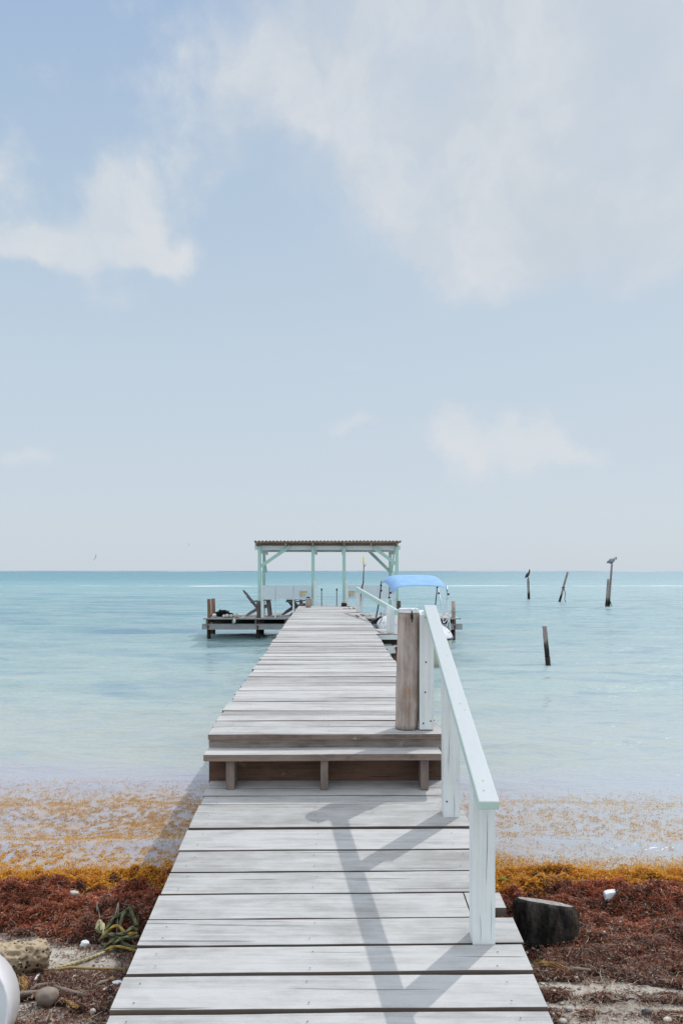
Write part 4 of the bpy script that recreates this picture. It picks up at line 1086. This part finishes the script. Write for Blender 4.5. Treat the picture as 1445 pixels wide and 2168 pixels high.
# ------------------------------------------------------------------ beach objects
# charred stump on the right
def lumpy(path, rad, n, seed, amp, fr, holes=0.0):
    mb = MB(); mb.tube(path, rad, n, 0)
    for i, v in enumerate(mb.v):
        k = mnoise.fractal(v*fr + Vector((seed,0,0)), 1.0, 2.0, 4)
        c = min(path, key=lambda q: (Vector(q)-v).length); dr = (v-Vector(c))
        mb.v[i] = v + dr.normalized()*(amp*k)
    return mb
x0, y0 = FX(1156, 4.08), 4.10; zb = gz(x0, y0) - .06
tr = thing('tree_stump', 'blackened cut tree stump half sunk beside the boardwalk', 'stump', (x0, y0, zb))
mb = MB(); n = 40; o = []
levels = [(-.02,1.0),(.03,.985),(.08,.97),(.13,.965),(.18,.965),(.205,.96),(.232,.945),(.252,.91),(.264,.86),(.27,.80)]
for z, k in levels:
    for i in range(n):
        t = 2*math.pi*i/n; cs, sn = math.cos(t), math.sin(t)
        rx, ry_ = .178, .13
        px_ = math.copysign(abs(cs)**.75, cs)*rx*k; py_ = math.copysign(abs(sn)**.75, sn)*ry_*k
        w = .016*mnoise.fractal(Vector((cs*2.2, sn*2.2, z*5+3)), 1.0, 2.0, 4) * (1 if z < .26 else .5)
        ln = math.hypot(px_, py_)
        o.append(Vector((x0+px_*(1+w/ln), y0+py_*(1+w/ln), zb+z*.97 - (.026*(px_/rx) + .040*(py_/ry_+1))*(max(z,0)/.27)**1.5 )))
fs = []
for j in range(len(levels)-1):
    for i in range(n): fs.append((j*n+i, j*n+(i+1)%n, (j+1)*n+(i+1)%n, (j+1)*n+i))
mb.add(o, fs, 0, True); mb.build('trunk', M['stump'], tr)
mb = MB(); top = o[-n:]; c = sum(top, Vector())/n + Vector((0,0,-.004)); ring2 = [c.lerp(v, .6) + Vector((0,0,.004*mnoise.noise(v*20))) for v in top]
mb.add(top + ring2 + [c], [(i,(i+1)%n,n+(i+1)%n,n+i) for i in range(n)] + [(n+i,n+(i+1)%n,2*n) for i in range(n)], 0, True); mb.build('cut_top', M['stump_top'], tr)

# white plastic piece on the weed
p = P(1295,1930,4.38); zb = gz(p.x, p.y)
mb = MB()
mb.add([(p.x-.046,p.y-.02,zb-.01),(p.x+.046,p.y-.02,zb-.01),(p.x+.046,p.y+.03,zb-.01),(p.x-.046,p.y+.03,zb-.01),
        (p.x-.044,p.y-.018,zb+.032),(p.x-.02,p.y-.018,zb+.041),(p.x+.046,p.y-.018,zb+.047),(p.x+.046,p.y+.028,zb+.047),(p.x-.02,p.y+.028,zb+.041),(p.x-.044,p.y+.028,zb+.032)],
       [(0,3,2,1),(0,1,6,5,4),(1,2,7,6),(2,3,9,8,7),(3,0,4,9),(4,5,8,9),(5,6,7,8)])
tag(mb.build('foam_block', M['foam'], bevel=.006), 'white foam block lying on the red brown seaweed right of the stump', 'foam block')
# dark stone
p = P(1368,2117,3.33); mb = MB(); mb.ball((p.x,p.y,gz(p.x,p.y)+.008), (.022,.018,.012), 0, 14, 9, .15)
tag(mb.build('stone', M['stone']), 'small dark smooth stone on the sand at the lower right', 'stone')
def on(px, py):            # ground point under a photo pixel
    d = 3.5
    for _ in range(30):
        x = (px-722.5)/F*d; d = (ZC - gz(x, d))*F/(py-1208)
    return Vector(((px-722.5)/F*d, d, gz((px-722.5)/F*d, d)))
def lay(name, pts, rad, m, label, cat, lift=.5, n=8, wob=.2, twist=None, sub=1, group=None, twn=None):
    q = [on(*p) for p in pts]
    if sub > 1:
        r = []
        for i in range(len(q)-1):
            for k in range(sub):
                t = k/sub; p0 = q[max(0,i-1)]; p1 = q[i]; p2 = q[i+1]; p3 = q[min(len(q)-1,i+2)]
                r.append(.5*((2*p1)+(p2-p0)*t+(2*p0-5*p1+4*p2-p3)*t*t+(3*p1-p0-3*p2+p3)*t**3))
        q = r + [q[-1]]
    rr = rad if hasattr(rad,'__len__') else [rad]*len(q)
    if len(rr) != len(q): rr = list(np.interp(np.linspace(0,1,len(q)), np.linspace(0,1,len(rr)), rr))
    q = [v + Vector((0,0,rr[i]*lift*2)) for i, v in enumerate(q)]
    mb = MB(); mb.tube(q, rr, n, 0, wob=wob, seed=pts[0][0], twist=twist)
    return tag(mb.build(name, M[m]), label, cat, group)
lay('stick', [(1196,2053),(1220,2056),(1250,2058)], [.007,.008,.006], 'twig', 'pale stick end sticking out beside the orange palm husk', 'stick', .8)
lay('twig', [(1150,2101),(1180,2103),(1205,2101)], .0035, 'twig', 'thin pale twig on sand at the right below the palm husk', 'twig', .8)
lay('driftwood_sliver', [(1126,1857),(1145,1858),(1166,1860)], [.006,.012,.006], 'stump', 'flat black wood sliver on the golden seaweed right of the handrail post', 'driftwood', .9)
lay('leaf', [(1053,1868),(1062,1870),(1076,1868)], [.004,.012,.004], 'leaf', 'yellow green leaf on the seaweed beside the near handrail post', 'leaf', 1.2)
lay('feather_strand', [(1065,1985),(1069,1993),(1077,1997)], [.002,.004,.002], 'foam', 'curved white strand on the ground beside the stump', 'strand', 2.0, sub=3)
for px, py, r, lab in ((1190,2166,.015,'white coral lump at the bottom right edge by the boardwalk'),(1412,2163,.015,'white coral lump in the bottom right corner of the beach'),(1201,2138,.013,'small white shell near the boardwalk at the lower right')):
    p = on(px, py); mb = MB(); mb.ball(p+Vector((0,0,r*.4)), (r*1.3,r,r*.8), 0, 14, 9, .35, 3)
    tag(mb.build('coral_lump', M['shell']), lab, 'coral')
# left side
dr = [P(-70,2040,3.62)+Vector((0,0,.03)), P(-20,2028,3.62), P(20,2020,3.64), P(55,2010,3.68), P(82,2000,3.72), P(92,1997,3.74)]
mb = MB(); NP = 90
dp = []; dq = []
for k in range(NP+1):
    q = k/NP; f = q*(len(dr)-1); i = min(int(f), len(dr)-2)
    dp.append(dr[i].lerp(dr[i+1], f-i)); dq.append(.088*(1-.25*q)*min(1, ((1-q)*9)**.55+.12) )
mb.tube(dp, dq, 72, 0)
for i, v in enumerate(mb.v):
    c = dp[min(i//72, NP)]; r_ = v - c
    if r_.length > 1e-6:
        n_ = r_.normalized(); u_ = Vector((v.x*.55, v.y, v.z))
        k = .020*mnoise.fractal(u_*11 + Vector((4,0,0)), 1.0, 2.0, 3) + .010*abs(mnoise.noise(u_*24))
        pit = mnoise.noise(v*46 + Vector((7,2,1))) + .6*mnoise.noise(v*85)
        k -= .016*max(0, min(1, (pit-.12)*3))
        mb.v[i] = v + n_*k
zmin = min(v.z for v in mb.v); g0 = gz(dr[2].x, dr[2].y)
for i, v in enumerate(mb.v): mb.v[i] = v + Vector((0,0,g0 - .03 - zmin))
tag(mb.build('driftwood_log', M['drift']), 'pitted tan driftwood log at the left edge of the beach', 'driftwood')
tb = thing('plastic_tub', 'round white plastic tub on its side cut off by the left edge', 'tub', (-1.5, 2.95, .3))
mb = MB(); c = P(-116, 2158, 2.95); ax = Vector((.16,-1,.30)).normalized()
prof = [(.0,.0),(.14,.0),(.22,-.006),(.236,.002)]
def lathe(mb, prof, m, n=40):
    a = ax.orthogonal().normalized(); b = ax.cross(a); o = len(mb.v)
    for r, h in prof:
        for k in range(n):
            t = 2*math.pi*k/n; mb.v.append(c + ax*h + (a*math.cos(t)+b*math.sin(t))*max(r,.001))
    for j in range(len(prof)-1):
        for k in range(n):
            k2 = (k+1)%n; mb.f.append([o+j*n+k,o+j*n+k2,o+(j+1)*n+k2,o+(j+1)*n+k]); mb.m.append(m); mb.sm.append(True)
lathe(mb, [(0,.0),(.12,.001),(.21,.0),(.226,-.002)], 0); mb.build('base', M['plastic'], tb)
mb = MB(); lathe(mb, [(.226,-.002),(.230,.004),(.236,.003),(.238,-.008),(.236,-.05),(.230,-.20),(.222,-.20)], 0); mb.build('rim', M['plastic_rim'], tb)
p = on(97,2128); mb = MB(); mb.ball((0,0,0), (.052,.043,.040), 0, 28, 18, .10, 1.6)
for i, v in enumerate(mb.v): mb.v[i] = Vector((v.x*(1+.12*(v.z/.04)), v.y, v.z)) + p + Vector((0,0.02,.028))
tag(mb.build('coconut', M['coconut']), 'weathered brown coconut lying among sticks at the lower left', 'coconut')
lay('bamboo_cane', [(38,2061),(90,2060),(120,2058),(150,2054),(200,2056),(266,2056)], [.006,.0065,.007,.0075,.007,.006], 'bamboo', 'long straw coloured cane lying across the sand toward the boardwalk', 'cane', .9, wob=.08)
lay('rope', [(118,2054),(150,2046),(185,2034),(212,2024),(232,2016)], .007, 'rope_cream', 'cream twisted rope end lying on pale sand above the cane', 'rope', .7, 12, 0, 260, 14)
def coil(pts, rad, m, part, parent):
    q = [on(px, py) + Vector((0,0,h)) for px, py, h in pts]; r = []
    for i in range(len(q)-1):
        for k in range(14):
            t = k/14; p0 = q[max(0,i-1)]; p1 = q[i]; p2 = q[i+1]; p3 = q[min(len(q)-1,i+2)]
            r.append(.5*((2*p1)+(p2-p0)*t+(2*p0-5*p1+4*p2-p3)*t*t+(3*p1-p0-3*p2+p3)*t**3))
    mb = MB(); mb.tube(r, rad, 12, 0, twist=120); return mb.build(part, M[m], parent)
cp = on(255, 2000)
ck = thing('rope_coil', 'tangled green and yellow rope coil beside the left boardwalk edge', 'rope', cp)
coil([(205,1992,.02),(222,1990,.04),(245,1984,.05),(270,1982,.05),(290,1988,.05),(282,1996,.03),(255,1999,.03),(236,2006,.02),(224,2012,.02)], .0085, 'rope_green', 'strand', ck)
coil([(222,2014,.02),(238,2008,.04),(252,2002,.045),(262,2010,.03),(283,2013,.02),(296,2010,.02)], .0085, 'rope_green', 'strand', ck)
coil([(252,1992,.05),(262,1985,.08),(276,1983,.085),(290,1990,.06)], .0085, 'rope_green', 'strand', ck)
coil([(210,2000,.02),(228,1999,.05),(244,2003,.06),(266,1999,.06),(280,1992,.06),(292,1993,.05)], .0085, 'rope_green', 'strand', ck)
coil([(240,2012,.03),(256,2008,.05),(272,2006,.055),(288,2004,.05),(294,2000,.05)], .008, 'rope_green', 'strand', ck)
coil([(216,2006,.02),(232,2011,.02),(250,2014,.02),(276,2016,.02),(294,2014,.02)], .008, 'rope_green', 'strand', ck)
coil([(214,1998,.03),(230,1993,.06),(248,1991,.07),(268,1997,.055),(292,1996,.05)], .007, 'rope_yellow', 'yellow_strand', ck)
coil([(222,2019,.015),(240,2017,.03),(262,2018,.03),(298,2022,.015)], .006, 'rope_yellow', 'yellow_strand', ck)
coil([(205,1992,.025),(213,1988,.035),(222,1992,.03)], .012, 'rope_cream', 'frayed_end', ck)
q = [on(*v) for v in ((206,1975),(207,1962),(216,1951),(228,1949),(238,1955),(246,1960),(251,1969),(246,1978),(240,1984))]
lay('stem_loop', [(206,1975),(207,1962),(216,1951),(228,1949),(238,1955),(245,1958),(251,1969),(246,1978),(240,1984)], .0035, 'twig', 'thin looped stem standing out of the dark seaweed by the rope coil', 'stem', 4.0, sub=5)
lay('twig', [(272,1943),(280,1953),(290,1961)], [.003,.005,.003], 'twig', 'small bent twig in the shaded seaweed above the rope coil', 'twig', 2.0, sub=3)
lay('stick', [(10,2121),(48,2112),(82,2104)], [.011,.014,.008], 'twig', 'split grey stick left of the coconut', 'stick', .6)
lay('stick', [(114,2094),(140,2103),(182,2113)], [.009,.010,.008], 'twig', 'rounded grey stick right of the coconut', 'stick', .7)
lay('stick', [(60,2101),(80,2092),(102,2086)], [.004,.009,.006], 'twig', 'short rough stick behind the coconut', 'stick', .7)
lay('stick', [(200,2092),(215,2087),(232,2080)], [.006,.010,.007], 'twig', 'short pale stick behind the plastic spoon', 'stick', .8)
lay('twig', [(205,2136),(225,2135),(242,2133)], [.003,.004,.003], 'bamboo', 'thin tan twig lying near the boardwalk edge at the bottom left', 'twig', .9)
def fibres(name, pts, spread, m, label, cat, n=60, r=.0016):
    mb = MB(); q = [on(*p) for p in pts]
    for k in range(n):
        o_ = Vector((random.gauss(0,spread), random.gauss(0,spread), abs(random.gauss(0,spread))*.8+.002)); e = random.uniform(.0,.35); g_ = random.uniform(.6,1.0)
        ps = []
        for j in range(6):
            f = (e + (g_-e)*j/5)*(len(q)-1); i = min(int(f), len(q)-2)
            ps.append(q[i].lerp(q[i+1], f-i) + o_ + Vector((random.gauss(0,.004), random.gauss(0,.004), random.gauss(0,.002)+.004)))
        mb.tube(ps, r*random.uniform(.6,1.6), 5, 0)
    return tag(mb.build(name, M[m]), label, cat)
fibres('husk_fibres', [(36,2075),(46,2084),(48,2096),(40,2104)], .012, 'husk', 'orange coconut husk fibres between the log and the coconut', 'husk', 90)
fibres('husk_fibres', [(142,2122),(150,2130),(165,2138)], .006, 'husk', 'orange husk shred right of the coconut', 'husk', 40)
sp = thing('plastic_spoon', 'white plastic spoon lying beside the left boardwalk edge', 'spoon', on(240,2092))
a, b = on(219,2101), on(243,2090); mb = MB(); mb.beam(a+Vector((0,0,.012)), b+Vector((0,0,.016)), .008, .004); mb.build('handle', M['foam'], sp)
mb = MB(); p = on(249,2087); mb.ball(p+Vector((0,0,.016)), (.026,.016,.007), 0, 14, 8); mb.build('bowl', M['foam'], sp)
fibres('palm_husk', [(1122,2047),(1150,2044),(1172,2046),(1192,2054),(1210,2058)], .006, 'husk', 'orange brown palm husk on the sand at the right boardwalk edge', 'husk', 70, .0018)
p = on(180,2003); mb = MB(); mb.ball(p+Vector((0,0,.012)), (.024,.018,.018), 0, 12, 8, .5, 3); tag(mb.build('foam_scrap', M['foam']), 'crumpled white foam scrap on the sand between the log and the rope coil', 'foam scrap')
lay('plastic_strip', [(74,2080),(79,2073),(84,2066)], [.005,.006,.005], 'plastic_rim', 'small pale blue white plastic strip below the cane', 'plastic strip', 1.0, 6, 0)
p = on(197,2145); mb = MB(); mb.ball(p+Vector((0,0,.008)), (.014,.011,.012), 0, 12, 8, .4, 3); tag(mb.build('coral_lump', M['shell']), 'small white coral lump below the husk shred at the lower left', 'coral')
p = on(238,2077); mb = MB(); mb.ball(p+Vector((0,0,.008)), (.016,.012,.012), 0, 12, 8, .4, 3); tag(mb.build('stone', M['bamboo']), 'small tan stone between the short pale stick and the boardwalk', 'stone')
p = on(155,1899); mb = MB(); mb.ball(p+Vector((0,0,.02)), (.035,.02,.018), 0, 12, 8, .4, 3); tag(mb.build('stone', M['shell']), 'pale stone half buried in the red seaweed at the left', 'stone')

# ------------------------------------------------------------------ sky and sun
SUN_EL, SUN_AZ = R(50.5), R(39)        # azimuth to the right of straight ahead
w = bpy.data.worlds.new('World'); sc.world = w; w.use_nodes = True
t = w.node_tree
for n in list(t.nodes): t.nodes.remove(n)
sky = nd(t, 'ShaderNodeTexSky', sky_type='NISHITA', sun_disc=False, sun_elevation=SUN_EL, sun_rotation=SUN_AZ, altitude=0.0, air_density=1.0, dust_density=2.0, ozone_density=1.0)
gen = coord(t, 'Generated')
sp = t.nodes.new('ShaderNodeSeparateXYZ'); t.links.new(nd(t, 'ShaderNodeVectorMath', {0: gen}, operation='NORMALIZE'), sp.inputs[0])
az = mth(t, 'ARCTAN2', sp.outputs[0], sp.outputs[1]); el = mth(t, 'ARCSINE', sp.outputs[2])
ae = nd(t, 'ShaderNodeCombineXYZ', {0: az, 1: el, 2: 0.0})
wp = noise(t, ae, 5.0, 6, .58, out=1)
wp2 = nd(t, 'ShaderNodeVectorMath', {0: wp, 1: (.5,.5,.5)}, operation='SUBTRACT')
aw = nd(t, 'ShaderNodeVectorMath', {0: ae, 1: nd(t, 'ShaderNodeVectorMath', {0: wp2, 1: (.17,.13,0)}, operation='MULTIPLY')}, operation='ADD')
blobs = [(800,110,330,150,.95),(1120,110,380,190,.95),(1330,260,260,170,.55),(1000,330,220,130,.55),(1070,520,170,85,.75),(930,440,130,90,.5),(1420,410,120,100,.85),
         (260,440,85,70,1.3),(100,520,95,38,1.2),(320,535,65,34,1.1),(0,350,45,55,.6),(430,190,90,110,.22),(400,340,90,50,.20),(60,140,90,120,.18),
         (240,650,62,36,.46),(1050,950,130,48,.85),(955,905,42,42,.75),(1180,985,75,24,.6),(750,908,60,16,.5),(775,768,36,12,.45),(55,970,75,26,.55),(960,1055,180,26,.20),(600,1075,150,16,.18),(10,1085,80,14,.25)]
tot = None
for (bx, by, rx, ry_, am) in blobs:
    u = (bx-722.5)/F; v = (1208-by)/F
    a0 = math.atan(u); e0 = math.atan(v*math.cos(a0))
    dv = nd(t, 'ShaderNodeVectorMath', {0: aw, 1: (a0, e0, 0)}, operation='SUBTRACT')
    dv = nd(t, 'ShaderNodeVectorMath', {0: dv, 1: (F/rx, F/ry_, 0)}, operation='MULTIPLY')
    dd = nd(t, 'ShaderNodeVectorMath', {0: dv, 1: dv}, operation='DOT_PRODUCT', out=1)
    g = mth(t, 'MULTIPLY', mth(t, 'EXPONENT', mth(t, 'MULTIPLY', dd, -.75)), am)
    tot = g if tot is None else mth(t, 'ADD', tot, g)
over = mth(t, 'MULTIPLY', mrange(t, el, .74, 1.0), .75)          # more cloud overhead and behind, out of view, added for lighting
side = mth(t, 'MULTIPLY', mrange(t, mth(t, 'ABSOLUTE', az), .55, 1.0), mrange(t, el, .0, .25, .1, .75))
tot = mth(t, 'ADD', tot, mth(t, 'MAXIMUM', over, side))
fb = noise(t, aw, 9.0, 8, .60); fb2 = noise(t, ae, 26.0, 6, .6); fb3 = noise(t, aw, 3.2, 4, .55)
dens = mth(t, 'ADD', tot, mth(t, 'MULTIPLY', mth(t, 'SUBTRACT', fb, .5), .85))
dens = mth(t, 'ADD', dens, mth(t, 'MULTIPLY', mth(t, 'SUBTRACT', fb2, .5), .32))
shp = mth(t, 'MAXIMUM', mrange(t, el, .38, .24), mrange(t, az, -.10, -.20))
soft_ = mrange(t, dens, .10, 1.05); hard_ = mrange(t, mth(t, 'ADD', dens, mth(t, 'MULTIPLY', mth(t, 'SUBTRACT', fb2, .5), .50)), .16, .95)
dmx = mth(t, 'ADD', mth(t, 'MULTIPLY', soft_, mth(t, 'SUBTRACT', 1.0, shp)), mth(t, 'MULTIPLY', hard_, shp))
dens = mth(t, 'MULTIPLY', dmx, mth(t, 'MULTIPLY', mrange(t, tot, .03, .22), mrange(t, noise(t, aw, 6.5, 6, .6), .34, .60, .62, 1.0)))
# clear sky: the sky texture thinned by sea haze
K = 10.0
hz = t.nodes.new('ShaderNodeValToRGB'); t.links.new(mrange(t, el, 0, .75, 0, 1, False), hz.inputs[0])
st = [(0,(.625,.695,.765)),(.12,(.605,.69,.77)),(.35,(.55,.66,.765)),(.62,(.45,.58,.73)),(.85,(.36,.50,.71)),(1,(.30,.44,.68))]
e = hz.color_ramp.elements
while len(e) < len(st): e.new(.5)
for k, (pz, cc) in enumerate(st): e[k].position = pz; e[k].color = (*cc, 1)
azl = mrange(t, az, -.45, .45, 0, 1, False)
hz2 = mixc(t, mth(t, 'MULTIPLY', azl, mrange(t, el, 0, .4, .15, .4)), hz.outputs[0], (.58,.65,.72))
hzK = nd(t, 'ShaderNodeVectorMath', {0: hz2, 'Scale': K}, operation='SCALE')
skc = mixc(t, .92, sky, hzK)
cl0 = mixc(t, mrange(t, mth(t, 'ADD', mth(t, 'MULTIPLY', fb, .5), mth(t, 'MULTIPLY', fb3, .5)), .36, .64), (.585,.645,.705), (.70,.73,.77))
cl = mixc(t, mth(t, 'MAXIMUM', mrange(t, el, .30, .16), mth(t, 'MULTIPLY', mrange(t, az, -.10, -.22), .7)), cl0, (.71,.74,.775))
clK = nd(t, 'ShaderNodeVectorMath', {0: cl, 'Scale': mth(t, 'MAXIMUM', mrange(t, el, .78, 1.15, K, K*2.6), mrange(t, mth(t, 'ABSOLUTE', az), .7, 1.5, K, K*1.75))}, operation='SCALE')  # unseen cloud overhead, beside and behind brightened to lift shadows and shaded faces
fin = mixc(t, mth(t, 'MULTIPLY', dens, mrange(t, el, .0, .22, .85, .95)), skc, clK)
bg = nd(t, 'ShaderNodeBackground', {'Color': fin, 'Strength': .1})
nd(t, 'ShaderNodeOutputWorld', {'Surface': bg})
w.cycles.sampling_method = 'MANUAL'; w.cycles.sample_map_resolution = 512

sl = bpy.data.lights.new('sun', 'SUN'); sl.energy = 2.25; sl.angle = R(.55); sl.color = (1.0,.97,.925)
so = bpy.data.objects.new('sun', sl); col.objects.link(so)
dirv = Vector((math.sin(SUN_AZ)*math.cos(SUN_EL), math.cos(SUN_AZ)*math.cos(SUN_EL), math.sin(SUN_EL)))
so.rotation_euler = (-dirv).to_track_quat('-Z', 'Y').to_euler(); so.location = dirv*30

cam = bpy.data.cameras.new('camera'); co = bpy.data.objects.new('camera', cam); col.objects.link(co)
cam.sensor_fit = 'VERTICAL'; cam.sensor_height = 36; cam.sensor_width = 24; cam.lens = F*36/2168
cam.shift_y = (1208-1084)/2168; cam.clip_start = .05; cam.clip_end = 20000
co.location = (0, 0, ZC); co.rotation_euler = (R(90), 0, 0)
sc.camera = co
sc.view_settings.view_transform = 'Standard'; sc.view_settings.look = 'None'
sc.view_settings.exposure = 0; sc.view_settings.gamma = 1
sc.cycles.sample_clamp_direct = 1.6; sc.cycles.max_bounces = 8; sc.cycles.use_denoising = True
